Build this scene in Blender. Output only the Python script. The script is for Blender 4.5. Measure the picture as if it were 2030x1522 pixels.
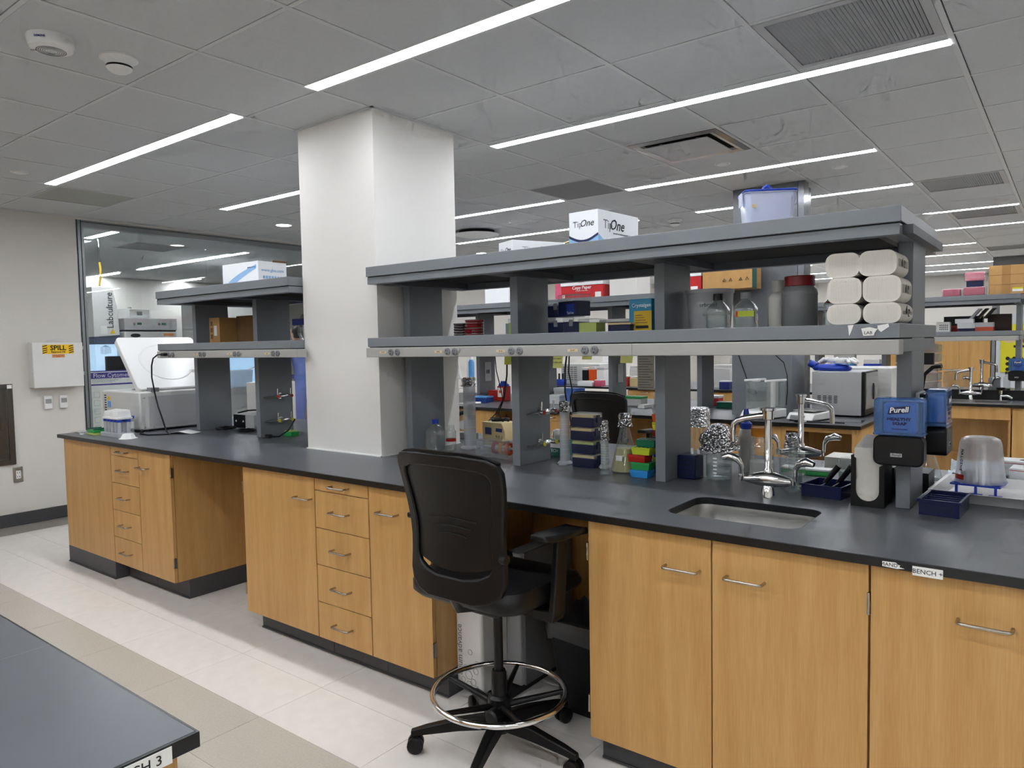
import bpy, bmesh, math, random
from mathutils import Vector, Matrix
for _o in list(bpy.data.objects): bpy.data.objects.remove(_o)
SC = bpy.context.scene
COL = SC.collection
random.seed(7)
PI = math.pi
# ---------------------------------------------------------------- camera
cam = bpy.data.cameras.new('camera'); camo = bpy.data.objects.new('camera', cam); COL.objects.link(camo)
cam.sensor_fit = 'HORIZONTAL'; cam.sensor_width = 36.0
cam.lens = 1441.9 / 2030.0 * 36.0
cam.clip_start = 0.02; cam.clip_end = 80
_yaw, _pit, _rol = [math.radians(a) for a in (-37.678, -3.164, 1.036)]
_fw = Vector((math.sin(_yaw)*math.cos(_pit), math.cos(_yaw)*math.cos(_pit), math.sin(_pit)))
_rt = _fw.cross(Vector((0, 0, 1))).normalized(); _dn = _fw.cross(_rt)
_r2 = math.cos(_rol)*_rt + math.sin(_rol)*_dn; _d2 = -math.sin(_rol)*_rt + math.cos(_rol)*_dn
CAMP = Vector((5.6596, -2.0734, 1.4853))
_m = Matrix.Identity(4)
for _i in range(3):
    _m[_i][0] = _r2[_i]; _m[_i][1] = -_d2[_i]; _m[_i][2] = -_fw[_i]; _m[_i][3] = CAMP[_i]
camo.matrix_world = _m
SC.camera = camo
# ---------------------------------------------------------------- world, light level, exposure
w = bpy.data.worlds.new('world'); SC.world = w; w.use_nodes = True
w.node_tree.nodes['Background'].inputs[0].default_value = (0.8, 0.85, 0.9, 1)
w.node_tree.nodes['Background'].inputs[1].default_value = 0.05
LAMP_STRENGTH = 20.0          # luminance of the linear ceiling lights
SC.view_settings.view_transform = 'Standard'
SC.view_settings.look = 'None'
SC.view_settings.gamma = 1.0
SC.view_settings.use_curve_mapping = False
SC.view_settings.exposure = 0.92
SC.cycles.use_denoising = True
SC.cycles.max_bounces = 5
SC.cycles.diffuse_bounces = 3
SC.cycles.glossy_bounces = 3
SC.cycles.use_adaptive_sampling = True
SC.cycles.adaptive_threshold = 0.13
SC.cycles.adaptive_min_samples = 12
SC.cycles.transparent_max_bounces = 12
SC.cycles.caustics_reflective = False
SC.cycles.caustics_refractive = False
SC.cycles.sample_clamp_indirect = 6.0
# ---------------------------------------------------------------- mesh helpers
class MB:
    def __init__(s): s.v = []; s.f = []
    def add(s, vs, fs):
        n = len(s.v); s.v += [tuple(p) for p in vs]; s.f += [tuple(i+n for i in q) for q in fs]; return s
    def box(s, x0, x1, y0, y1, z0, z1):
        return s.add([(x0,y0,z0),(x1,y0,z0),(x1,y1,z0),(x0,y1,z0),(x0,y0,z1),(x1,y0,z1),(x1,y1,z1),(x0,y1,z1)],
                     [(0,3,2,1),(4,5,6,7),(0,1,5,4),(1,2,6,5),(2,3,7,6),(3,0,4,7)])
    def hexa(s, b, t):            # 4 bottom + 4 top points
        return s.add(list(b)+list(t), [(0,3,2,1),(4,5,6,7),(0,1,5,4),(1,2,6,5),(2,3,7,6),(3,0,4,7)])
    def prism(s, poly, a0, a1, axis='z'):
        n = len(poly)
        P = {'z': lambda p, a: (p[0], p[1], a), 'y': lambda p, a: (p[0], a, p[1]), 'x': lambda p, a: (a, p[0], p[1])}[axis]
        return s.add([P(p, a0) for p in poly]+[P(p, a1) for p in poly],
                     [tuple(range(n))[::-1], tuple(range(n, 2*n))]+[(i, (i+1) % n, n+(i+1) % n, n+i) for i in range(n)])
    def lathe(s, prof, c=(0,0,0), n=20, axis='z', jit=0.0, sx=1.0, sy=1.0):
        vs = []; fs = []; rings = []
        for r, h in prof:
            if r <= 1e-6: rings.append([len(vs)]); vs.append((0, 0, h))
            else:
                ring = []
                for i in range(n):
                    a = 2*PI*i/n; q = r*(1+random.uniform(-jit, jit)); ring.append(len(vs))
                    vs.append((q*math.cos(a)*sx, q*math.sin(a)*sy, h+(random.uniform(-jit, jit)*r*.6 if jit else 0)))
                rings.append(ring)
        for A, B in zip(rings, rings[1:]):
            if len(A) == 1 and len(B) == 1: continue
            for i in range(n):
                j = (i+1) % n
                if len(A) == 1: fs.append((A[0], B[j], B[i]))
                elif len(B) == 1: fs.append((A[i], A[j], B[0]))
                else: fs.append((A[i], A[j], B[j], B[i]))
        A = {'z': lambda p: p, 'y': lambda p: (p[0], p[2], p[1]), 'x': lambda p: (p[2], p[0], p[1])}[axis]
        return s.add([tuple(a+b for a, b in zip(A(p), c)) for p in vs], fs)
    def cyl(s, c, r, h, n=16, axis='z', r2=None):
        r2 = r if r2 is None else r2
        return s.lathe([(0,0),(r,0),(r2,h),(0,h)], c, n, axis)
    def tube(s, pts, r, n=8, closed=False):
        pts = [Vector(p) for p in pts]; N = len(pts); vs = []; fs = []
        T = []
        for i in range(N):
            a = pts[i-1] if (i > 0 or closed) else pts[i]
            b = pts[(i+1) % N] if (i < N-1 or closed) else pts[i]
            T.append((b-a).normalized())
        u = Vector((0,0,1)) if abs(T[0].z) < .9 else Vector((1,0,0))
        u = (u-T[0]*u.dot(T[0])).normalized()
        for i in range(N):
            u = (u-T[i]*u.dot(T[i])).normalized(); v2 = T[i].cross(u)
            rr = r[i] if isinstance(r, (list, tuple)) else r
            for k in range(n):
                a = 2*PI*k/n; vs.append(tuple(pts[i]+rr*(math.cos(a)*u+math.sin(a)*v2)))
        for i in range(N if closed else N-1):
            j = (i+1) % N
            for k in range(n):
                l = (k+1) % n; fs.append((i*n+k, i*n+l, j*n+l, j*n+k))
        if not closed: fs += [tuple(range(n))[::-1], tuple(range((N-1)*n, N*n))]
        return s.add(vs, fs)
    def slab(s, xs, ys, z0, z1, holes=()):
        """worktop: grid of cells with open cells, one welded surface"""
        nx, ny = len(xs), len(ys); full = [[not any(h[0] <= (xs[i]+xs[i+1])/2 <= h[1] and h[2] <= (ys[j]+ys[j+1])/2 <= h[3] for h in holes) for j in range(ny-1)] for i in range(nx-1)]
        vs = [(xs[i], ys[j], z) for z in (z0, z1) for i in range(nx) for j in range(ny)]
        I = lambda k, i, j: k*nx*ny+i*ny+j
        fs = []
        F = lambda i, j: 0 <= i < nx-1 and 0 <= j < ny-1 and full[i][j]
        for i in range(nx-1):
            for j in range(ny-1):
                if not full[i][j]: continue
                fs.append((I(1,i,j), I(1,i+1,j), I(1,i+1,j+1), I(1,i,j+1)))
                fs.append((I(0,i,j), I(0,i,j+1), I(0,i+1,j+1), I(0,i+1,j)))
                if not F(i-1, j): fs.append((I(0,i,j), I(1,i,j), I(1,i,j+1), I(0,i,j+1)))
                if not F(i+1, j): fs.append((I(0,i+1,j), I(0,i+1,j+1), I(1,i+1,j+1), I(1,i+1,j)))
                if not F(i, j-1): fs.append((I(0,i,j), I(0,i+1,j), I(1,i+1,j), I(1,i,j)))
                if not F(i, j+1): fs.append((I(0,i,j+1), I(1,i,j+1), I(1,i+1,j+1), I(0,i+1,j+1)))
        return s.add(vs, fs)

def mesh_of(name, mb, mat, smooth=None, clean=True):
    me = bpy.data.meshes.new(name); me.from_pydata(mb.v, [], mb.f)
    if clean:
        bm = bmesh.new(); bm.from_mesh(me)
        loose = [v for v in bm.verts if not v.link_faces]
        if loose: bmesh.ops.delete(bm, geom=loose, context='VERTS')
        bmesh.ops.recalc_face_normals(bm, faces=bm.faces[:]); bm.to_mesh(me); bm.free()
    me.materials.append(mat)
    if smooth is not None:
        me.polygons.foreach_set('use_smooth', [True]*len(me.polygons))
        me.set_sharp_from_angle(angle=math.radians(smooth))
    return me
def obj(name, mb, mat, parent=None, loc=(0,0,0), rot=(0,0,0), bev=0.0, smooth=None, seg=2):
    if bev and smooth is None: smooth = 40
    me = mb if isinstance(mb, bpy.types.Mesh) else mesh_of(name, mb, mat, smooth)
    o = bpy.data.objects.new(name, me); COL.objects.link(o)
    o.location = loc; o.rotation_euler = rot
    if parent: o.parent = parent
    if bev:
        md = o.modifiers.new('bevel', 'BEVEL'); md.width = bev; md.segments = seg; md.limit_method = 'ANGLE'; md.angle_limit = math.radians(35)
        md.harden_normals = False
    return o
def tag(o, label=None, cat=None, group=None, kind=None):
    if label: o['label'] = label
    if cat: o['category'] = cat
    if group: o['group'] = group
    if kind: o['kind'] = kind
    return o
def thing(name, label, cat, loc=(0,0,0), rz=0.0, group=None):
    o = bpy.data.objects.new(name, None); COL.objects.link(o); o.empty_display_size = .05
    o.location = loc; o.rotation_euler = (0, 0, rz)
    return tag(o, label, cat, group)
def solo(name, label, cat, mb, mat, loc=(0,0,0), rz=0.0, group=None, **k):
    return tag(obj(name, mb, mat, None, loc, (0, 0, rz), **k), label, cat, group)
def struct(name, mb, mat, label=None, **k):
    return tag(obj(name, mb, mat, **k), label, None, None, 'structure')
def dup(root, loc=None, rz=None, label=None, group=None, parent=None):
    c = root.copy(); COL.objects.link(c)
    if loc is not None: c.location = loc
    if rz is not None: c.rotation_euler = (0, 0, rz)
    c.parent = parent
    if label: c['label'] = label
    if group: c['group'] = group
    for ch in list(root.children): dup(ch, parent=c)
    return c
def rrect(x0, x1, y0, y1, r, n=4):
    P = []
    for cx, cy, a0 in ((x1-r,y1-r,0),(x0+r,y1-r,90),(x0+r,y0+r,180),(x1-r,y0+r,270)):
        for k in range(n+1):
            a = math.radians(a0+90*k/n); P.append((cx+r*math.cos(a), cy+r*math.sin(a)))
    return P
def arc(c, r, a0, a1, n, plane='xz', y=0):
    out = []
    for k in range(n+1):
        a = math.radians(a0+(a1-a0)*k/n); p, q = c[0]+r*math.cos(a), c[1]+r*math.sin(a)
        out.append({'xz': (p, y, q), 'yz': (y, p, q), 'xy': (p, q, y)}[plane])
    return out
FRONT = (PI/2, 0, 0)            # lettering that faces -Y
SIDE = (PI/2, 0, PI/2)          # lettering that faces +X
_TX = {}
def txt(parent, s, size, mat, loc, rot=FRONT, name='lettering', align='CENTER', bold=0.0, shear=0.0, sx=1.0, ex=0.0003):
    cu = bpy.data.curves.new('t', 'FONT'); cu.body = s; cu.size = size; cu.align_x = align; cu.align_y = 'CENTER'
    cu.extrude = ex; cu.offset = bold; cu.shear = shear; cu.resolution_u = 2
    t = bpy.data.objects.new('t', cu); COL.objects.link(t)
    dg = bpy.context.evaluated_depsgraph_get(); me = bpy.data.meshes.new_from_object(t.evaluated_get(dg))
    bpy.data.objects.remove(t); bpy.data.curves.remove(cu)
    me.materials.clear(); me.materials.append(mat)
    o = bpy.data.objects.new(name, me); COL.objects.link(o); o.location = loc; o.rotation_euler = rot; o.scale = (sx, 1, 1); o.parent = parent
    return o
# ---------------------------------------------------------------- materials (all procedural)
def lin(h):
    c = [int(h[i:i+2], 16)/255 for i in (0, 2, 4)]
    return tuple(x/12.92 if x <= .04045 else ((x+.055)/1.055)**2.4 for x in c)+(1,)
MATS = {}
def mat(name, hexc='808080', rough=.5, metal=0.0, spec=.5, var=.04, scale=6.0, bump=0.0, bscale=60.0, stretch=(1,1,1), coat=0.0, alpha=1.0, trans=0.0, ior=1.45, emit=0.0, sheen=0.0):
    if name in MATS: return MATS[name]
    m = bpy.data.materials.new(name); m.use_nodes = True; nt = m.node_tree; p = nt.nodes['Principled BSDF']
    p.inputs['Roughness'].default_value = rough; p.inputs['Metallic'].default_value = metal
    p.inputs['Specular IOR Level'].default_value = spec; p.inputs['Coat Weight'].default_value = coat
    p.inputs['Alpha'].default_value = alpha; p.inputs['Transmission Weight'].default_value = trans; p.inputs['IOR'].default_value = ior
    p.inputs['Sheen Weight'].default_value = sheen
    c = lin(hexc)
    tc = nt.nodes.new('ShaderNodeTexCoord'); mp = nt.nodes.new('ShaderNodeMapping'); mp.inputs['Scale'].default_value = stretch
    nt.links.new(tc.outputs['Object'], mp.inputs['Vector'])
    nz = nt.nodes.new('ShaderNodeTexNoise'); nz.inputs['Scale'].default_value = scale; nz.inputs['Detail'].default_value = 4
    nt.links.new(mp.outputs['Vector'], nz.inputs['Vector'])
    rp = nt.nodes.new('ShaderNodeValToRGB')
    rp.color_ramp.elements[0].position = .3; rp.color_ramp.elements[1].position = .7
    rp.color_ramp.elements[0].color = tuple(min(1, x*(1-var)) for x in c[:3])+(1,)
    rp.color_ramp.elements[1].color = tuple(min(1, x*(1+var)) for x in c[:3])+(1,)
    nt.links.new(nz.outputs['Fac'], rp.inputs['Fac']); nt.links.new(rp.outputs['Color'], p.inputs['Base Color'])
    if emit:
        p.inputs['Emission Strength'].default_value = emit; p.inputs['Emission Color'].default_value = c
    if bump:
        n2 = nt.nodes.new('ShaderNodeTexNoise'); n2.inputs['Scale'].default_value = bscale; n2.inputs['Detail'].default_value = 3
        nt.links.new(mp.outputs['Vector'], n2.inputs['Vector'])
        b = nt.nodes.new('ShaderNodeBump'); b.inputs['Strength'].default_value = bump; b.inputs['Distance'].default_value = .01
        nt.links.new(n2.outputs['Fac'], b.inputs['Height']); nt.links.new(b.outputs['Normal'], p.inputs['Normal'])
    MATS[name] = m; return m
def wood(name, c0, c1, grain=1.0):
    m = bpy.data.materials.new(name); m.use_nodes = True; nt = m.node_tree; p = nt.nodes['Principled BSDF']
    p.inputs['Roughness'].default_value = .38; p.inputs['Specular IOR Level'].default_value = .35
    tc = nt.nodes.new('ShaderNodeTexCoord'); oi = nt.nodes.new('ShaderNodeObjectInfo'); ad = nt.nodes.new('ShaderNodeVectorMath'); ad.operation = 'ADD'
    cm = nt.nodes.new('ShaderNodeCombineXYZ'); mu = nt.nodes.new('ShaderNodeMath'); mu.operation = 'MULTIPLY'; mu.inputs[1].default_value = 37.0
    nt.links.new(oi.outputs['Random'], mu.inputs[0]); nt.links.new(mu.outputs[0], cm.inputs[0]); nt.links.new(mu.outputs[0], cm.inputs[2])
    nt.links.new(tc.outputs['Object'], ad.inputs[0]); nt.links.new(cm.outputs[0], ad.inputs[1])
    mp = nt.nodes.new('ShaderNodeMapping'); mp.inputs['Scale'].default_value = (9, 9, .55); nt.links.new(ad.outputs[0], mp.inputs['Vector'])
    n1 = nt.nodes.new('ShaderNodeTexNoise'); n1.inputs['Scale'].default_value = 2.2; n1.inputs['Detail'].default_value = 6; n1.inputs['Distortion'].default_value = .25
    nt.links.new(mp.outputs[0], n1.inputs['Vector'])
    mp2 = nt.nodes.new('ShaderNodeMapping'); mp2.inputs['Scale'].default_value = (160, 160, 5); nt.links.new(ad.outputs[0], mp2.inputs['Vector'])
    n2 = nt.nodes.new('ShaderNodeTexNoise'); n2.inputs['Scale'].default_value = 2.0; n2.inputs['Detail'].default_value = 3; nt.links.new(mp2.outputs[0], n2.inputs['Vector'])
    mx = nt.nodes.new('ShaderNodeMix'); mx.inputs[0].default_value = .42; nt.links.new(n1.outputs['Fac'], mx.inputs[2]); nt.links.new(n2.outputs['Fac'], mx.inputs[3])
    rp = nt.nodes.new('ShaderNodeValToRGB'); rp.color_ramp.elements[0].position = .34; rp.color_ramp.elements[1].position = .66
    rp.color_ramp.elements[0].color = lin(c0); rp.color_ramp.elements[1].color = lin(c1)
    nt.links.new(mx.outputs[0], rp.inputs['Fac']); nt.links.new(rp.outputs['Color'], p.inputs['Base Color'])
    bp = nt.nodes.new('ShaderNodeBump'); bp.inputs['Strength'].default_value = .06; bp.inputs['Distance'].default_value = .002
    nt.links.new(n2.outputs['Fac'], bp.inputs['Height']); nt.links.new(bp.outputs['Normal'], p.inputs['Normal'])
    MATS[name] = m; return m
def clear(name, tint='ffffff', dens=.1, rough=.03, body=None):
    """thin clear wall: see-through with a mirror-like surface, optional milky body"""
    m = bpy.data.materials.new(name); m.use_nodes = True; nt = m.node_tree
    for n in list(nt.nodes):
        if n.type != 'OUTPUT_MATERIAL': nt.nodes.remove(n)
    out = [n for n in nt.nodes if n.type == 'OUTPUT_MATERIAL'][0]
    tr = nt.nodes.new('ShaderNodeBsdfTransparent'); tr.inputs[0].default_value = lin(tint)
    gl = nt.nodes.new('ShaderNodeBsdfGlossy'); gl.inputs['Roughness'].default_value = rough
    lw = nt.nodes.new('ShaderNodeLayerWeight'); lw.inputs['Blend'].default_value = .5
    fr = nt.nodes.new('ShaderNodeMath'); fr.operation = 'POWER'; fr.inputs[1].default_value = 4.0; nt.links.new(lw.outputs['Facing'], fr.inputs[0])
    ma = nt.nodes.new('ShaderNodeMath'); ma.operation = 'MULTIPLY_ADD'; ma.inputs[1].default_value = .85; ma.inputs[2].default_value = dens+.02; ma.use_clamp = True
    nt.links.new(fr.outputs[0], ma.inputs[0])
    mx = nt.nodes.new('ShaderNodeMixShader'); nt.links.new(ma.outputs[0], mx.inputs[0])
    nt.links.new(tr.outputs[0], mx.inputs[1]); nt.links.new(gl.outputs[0], mx.inputs[2])
    last = mx
    if body:
        df = nt.nodes.new('ShaderNodeBsdfPrincipled'); df.inputs['Base Color'].default_value = lin(body[0]); df.inputs['Roughness'].default_value = .4
        m2 = nt.nodes.new('ShaderNodeMixShader'); m2.inputs[0].default_value = body[1]
        nt.links.new(mx.outputs[0], m2.inputs[1]); nt.links.new(df.outputs[0], m2.inputs[2]); last = m2
    nt.links.new(last.outputs[0], out.inputs[0]); MATS[name] = m; return m
def emitter(name, hexc, strength):
    m = bpy.data.materials.new(name); m.use_nodes = True; nt = m.node_tree; p = nt.nodes['Principled BSDF']
    p.inputs['Base Color'].default_value = (.8,.8,.8,1); p.inputs['Emission Color'].default_value = lin(hexc); p.inputs['Emission Strength'].default_value = strength
    MATS[name] = m; return m
def foil_mat():
    m = bpy.data.materials.new('aluminium foil'); m.use_nodes = True; nt = m.node_tree; p = nt.nodes['Principled BSDF']
    p.inputs['Metallic'].default_value = 1; p.inputs['Roughness'].default_value = .16; p.inputs['Base Color'].default_value = (.8,.8,.81,1)
    tc = nt.nodes.new('ShaderNodeTexCoord'); v = nt.nodes.new('ShaderNodeTexVoronoi'); v.inputs['Scale'].default_value = 90; nt.links.new(tc.outputs['Object'], v.inputs['Vector'])
    b = nt.nodes.new('ShaderNodeBump'); b.inputs['Strength'].default_value = 1; b.inputs['Distance'].default_value = .012
    nt.links.new(v.outputs['Distance'], b.inputs['Height']); nt.links.new(b.outputs['Normal'], p.inputs['Normal']); MATS['foil'] = m; return m
PAINT = mat('wall paint', 'd6d3cc', .75, var=.015, scale=3, bump=.05, bscale=220)
CEIL = mat('ceiling tile', 'c9cbcc', .9, var=.02, scale=40, bump=.08, bscale=400)
TEE = mat('ceiling grid', 'd0d2d2', .6, var=.01)
DARKGAP = mat('dark gap', '1c1c1c', .9)
LAMP = emitter('lamp diffuser', 'f6f9ff', LAMP_STRENGTH)
LAMP2 = emitter('culture room diffuser', 'f6f9ff', LAMP_STRENGTH*1.9)
DOWN = emitter('downlight lens', 'fff6e8', 14.0)
WOOD = wood('beech veneer', 'b98b4e', 'cda469')
WOODD = wood('beech veneer edge', 'b58a52', 'c2965c')
TOP = mat('resin worktop', '56585c', .34, spec=.45, var=.06, scale=2.5)
TOPE = mat('resin worktop polished', '17181a', .3, spec=.5, var=.1)
KICK = mat('vinyl base', '47474a', .45, var=.04)
GREY = mat('shelf enamel', '7c8085', .38, spec=.4, var=.02, scale=1.5)
GREYD = mat('shelf enamel shaded', '44474d', .5, var=.03)  # shelf enamel darkened: shade under the top shelf put into the colour
RACE = mat('raceway anodised', 'adaca8', .42, metal=.15, var=.02)
STEEL = mat('brushed steel', 'b9b8b4', .28, metal=1, var=.05, scale=90, stretch=(1, 30, 30))
STEELD = mat('dark steel', '6b6863', .35, metal=1, var=.06, scale=60, stretch=(40, 40, 1))
CHROME = mat('chrome', 'e6e6e6', .07, metal=1, var=.01)
NICKEL = mat('satin nickel', 'b5aea2', .25, metal=1, var=.03)
FLOOR1 = mat('floor tile', 'f0ece6', .16, spec=.4, var=.03, scale=14, bump=.015, bscale=8)
FLOOR2 = mat('floor tile stripe', 'c8c3b6', .2, spec=.4, var=.06, scale=120, bump=.015, bscale=8)
FLOORG = mat('floor joint', '8b867f', .6)
WHITE = mat('white plastic', 'e6e6e4', .4, var=.015)
WHITEG = mat('white gloss enamel', 'e0e0de', .22, var=.01)
OFFW = mat('instrument grey', 'cdcdca', .42, var=.02)
LGREY = mat('light grey plastic', 'b4b5b6', .45, var=.02)
MGREY = mat('mid grey plastic', '7c7d7f', .5, var=.03)
BLACK = mat('black plastic', '0d0d0f', .38, spec=.4, var=.1)
BLACKM = mat('black mesh fabric', '0b0b0c', .62, var=.15, scale=90, bump=.3, bscale=700)
BLACKL = mat('black leather', '0e0e10', .36, spec=.4, var=.1, bump=.12, bscale=260)
NAVY = mat('navy plastic', '0a1340', .32, var=.06)
BLUE = mat('blue plastic', '1d3fae', .35, var=.05)
LBLUE = mat('light blue plastic', '5d9bd8', .4, var=.05)
CYANB = mat('sky blue plastic', '2f8fd6', .4, var=.04)
RED = mat('red plastic', 'b02318', .38, var=.05)
REDC = mat('red carton', 'c22226', .5, var=.03)
DRED = mat('dark red cap', '7d1219', .35, var=.05)
ORANGE = mat('orange plastic', 'e2571d', .4, var=.04)
OCHRE = mat('orange cap', 'd8831c', .4, var=.05)
GREEN = mat('green plastic', '2c9a4c', .4, var=.05)
DGREEN = mat('dark green plastic', '0f6146', .4, var=.05)
YELL = mat('yellow plastic', 'd9cf2c', .4, var=.04)
YELG = mat('yellow green plastic', 'b9c832', .4, var=.04)
PALEG = mat('pale green plastic', 'b6c46a', .4, var=.03)
CREAM = mat('cream plastic', 'd6c08c', .45, var=.03)
KRAFT = mat('kraft carton', 'b98f58', .7, var=.05, scale=20)
KRAFTD = mat('kraft carton dark', '7d5c38', .7, var=.06, scale=20)
CARTON = mat('white carton', 'e9ebec', .5, var=.012)
PAPER = mat('paper', 'eeeeea', .7, var=.015)
TOWEL = mat('towel paper', 'd9d5cb', .85, var=.03, scale=30)
TOWELL = mat('towel fold line', 'c4bfb3', .85)
TOWELW = mat('towel band paper', 'a59f90', .8, var=.05, scale=20)
def thin_paper(name, hexc, tr=.5):
    m = mat(name, hexc, .8); nt = m.node_tree; p = nt.nodes['Principled BSDF']; out = [n for n in nt.nodes if n.type == 'OUTPUT_MATERIAL'][0]
    tl = nt.nodes.new('ShaderNodeBsdfTranslucent'); tl.inputs[0].default_value = lin(hexc); mx = nt.nodes.new('ShaderNodeMixShader'); mx.inputs[0].default_value = tr
    nt.links.new(p.outputs[0], mx.inputs[1]); nt.links.new(tl.outputs[0], mx.inputs[2]); nt.links.new(mx.outputs[0], out.inputs[0]); return m
NOTE = thin_paper('sticky note', 'e6e88c')
INK = mat('black ink', '101014', .6)
INKB = mat('blue ink', '1c2a6e', .5)
INKW = mat('white ink', 'f2f2f2', .5)
SKYINK = mat('pale blue print', '8fb6dd', .5)
DBPRINT = mat('navy print', '1d2550', .5)
HAZY = mat('hazard yellow', 'f0c317', .45)
ORLAB = mat('orange label', 'd98a52', .55)
TAPE = mat('packing tape', 'a67c48', .25)
STYRO = mat('styrofoam', 'e8e6df', .8, var=.02, bump=.25, bscale=300)
GLASS = clear('clear glass', 'f7faf9', .09, .03, ('e8eeee', .06))
PANE = clear('window pane', 'fbfdfd', .02, .0)
WATER = clear('liquid in bottle', 'e9eff0', .1, .02, ('dfe6e8', .12))
MEDIA = clear('yellow broth', 'd9d59a', .04, .02, ('c9c27a', .6))
FROST = clear('frosted polypropylene', 'eef0f2', .04, .25, ('dfe2e6', .45))
FROSTB = clear('blue tinted polypropylene', 'eef2ff', .05, .15, ('e4eafa', .5))
MILK = mat('milky polyethylene', 'cfcdc6', .45, var=.02)
GREYPE = mat('grey polyethylene', '7d7f80', .42, var=.03)
CLEARP = clear('clear acrylic', 'f6f8f9', .07, .05, ('e6e9ec', .05))
JARP = clear('clear jar polymer', 'f2f3f6', .05, .12, ('e2e4ea', .36))
SOAP = clear('blue soap cartridge', '9cc4f0', .06, .06, ('6a9fdc', .28))
PINKT = clear('pink tip rack', 'f0c4cc', .08, .15, ('e0607e', .8))
FOIL = foil_mat()
SCRUB = mat('blue gown cloth', '7d8fd8', .85, var=.06, scale=8, bump=.4, bscale=14)
SKIN = mat('skin', 'c9977a', .5, var=.04)
HAIR = mat('dark hair', '1d1613', .5, var=.2, scale=40)
PURPLE = mat('purple print', '4a3a92', .5)
POSTY = mat('yellow poster', 'd6cf2a', .6, var=.03)
HOODGLOW = emitter('hood interior glow', '9ccbf5', .42)  # glow put into the hood surfaces in place of lamps inside
# ================================================================ the room shell
CZ = 2.698; T = 0.6096
XW = -1.53; XE = 8.0; YN = 14.9; YS = -7.4
GX0 = 2.1935      # one line of the ceiling grid, crossing the column's left face
GY0 = 1.394
struct('floor', MB().box(-7, XE, YS, YN, -.08, -.003), FLOORG, 'glossy off-white tiled laboratory floor with a beige stripe')
floor = bpy.data.objects['floor']
_ft = {}
def floor_tile(x, y, m):
    me = _ft.get(m.name)
    if me is None:
        b = MB().box(.0009, .6087, .0009, .3039, -.003, 0.0); me = _ft[m.name] = mesh_of('floor_tile', b, m)
    o = bpy.data.objects.new('floor_tile', me); COL.objects.link(o); o.location = (x, y, 0); o.parent = floor
FX0 = 3.084
for j in range(-2, 5):
    y = -.446+.3048*j
    for i in range(-8, 4):
        x = FX0+.6096*i
        if x < XW-.01 or (j >= 2 and not (1.2 < x < 2.3 or 3.0 < x < 4.5 or x < -.2)): continue
        floor_tile(x, y, FLOOR2 if j < 0 else FLOOR1)
_b = MB(); _b2 = MB()
for j in range(-23, 52):
    y = -.446+.3048*j
    for i in range(-8, 11):
        x = FX0+.6096*i
        if x < XW-.01 or y < YS or y > YN-.35 or x > XE-.65: continue
        near = (-2 <= j < 5 and i < 4) and not (j >= 2 and not (1.2 < x < 2.3 or 3.0 < x < 4.5 or x < -.2))
        if near: continue
        (_b2 if j in (-1, -2) else _b).box(x+.0009, x+.6087, y+.0009, y+.3039, -.003, 0)
tag(obj('floor_tile_field', _b, FLOOR1, floor), kind='stuff'); tag(obj('floor_tile_stripe', _b2, FLOOR2, floor), kind='stuff')

ceiling = struct('ceiling', MB().box(-7, XE, YS, YN, CZ+.009, CZ+.12), DARKGAP, 'suspended ceiling of square white acoustic tiles with linear lights')
# linear lights: (x0, x1, y0, y1)
LIGHTS = []
def gx(k): return GX0+T*k          # k=0 column left face line, 1 = T, 5 = R
def gy(j): return GY0+T*j
XL0, XL1, XR0, XR1, XP1 = gx(-4)+.02, gx(0)-.01, gx(1)+.005, gx(5)-.01, gx(4)-.015
for base in (-2, -1, 0, 1, 2, 3, 4):  # rearmost bay is out of view, added to light the cabinet fronts
    ya = gy(-2+5*base); yb = gy(0+5*base)
    r2 = gx(6) if base == 2 else None
    r1 = {0: XR1, 1: XP1, 2: XR1, 3: XP1, 4: XP1, -1: XR1, -2: XR1}[base]
    for (a, b) in ((XL0, XL1), (XR0, r1))+(((gx(6)+.02, gx(9)-.02),) if base in (-2, -1, 1, 2) else ()):  # right-hand runs out of view, added to brighten ceiling and bench fronts
        LIGHTS.append((a, b, ya-.093, ya-.013)); LIGHTS.append((a, r2 if (r2 and a == XR0) else b, yb+.045, yb+.125))
tile_special = {}
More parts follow.
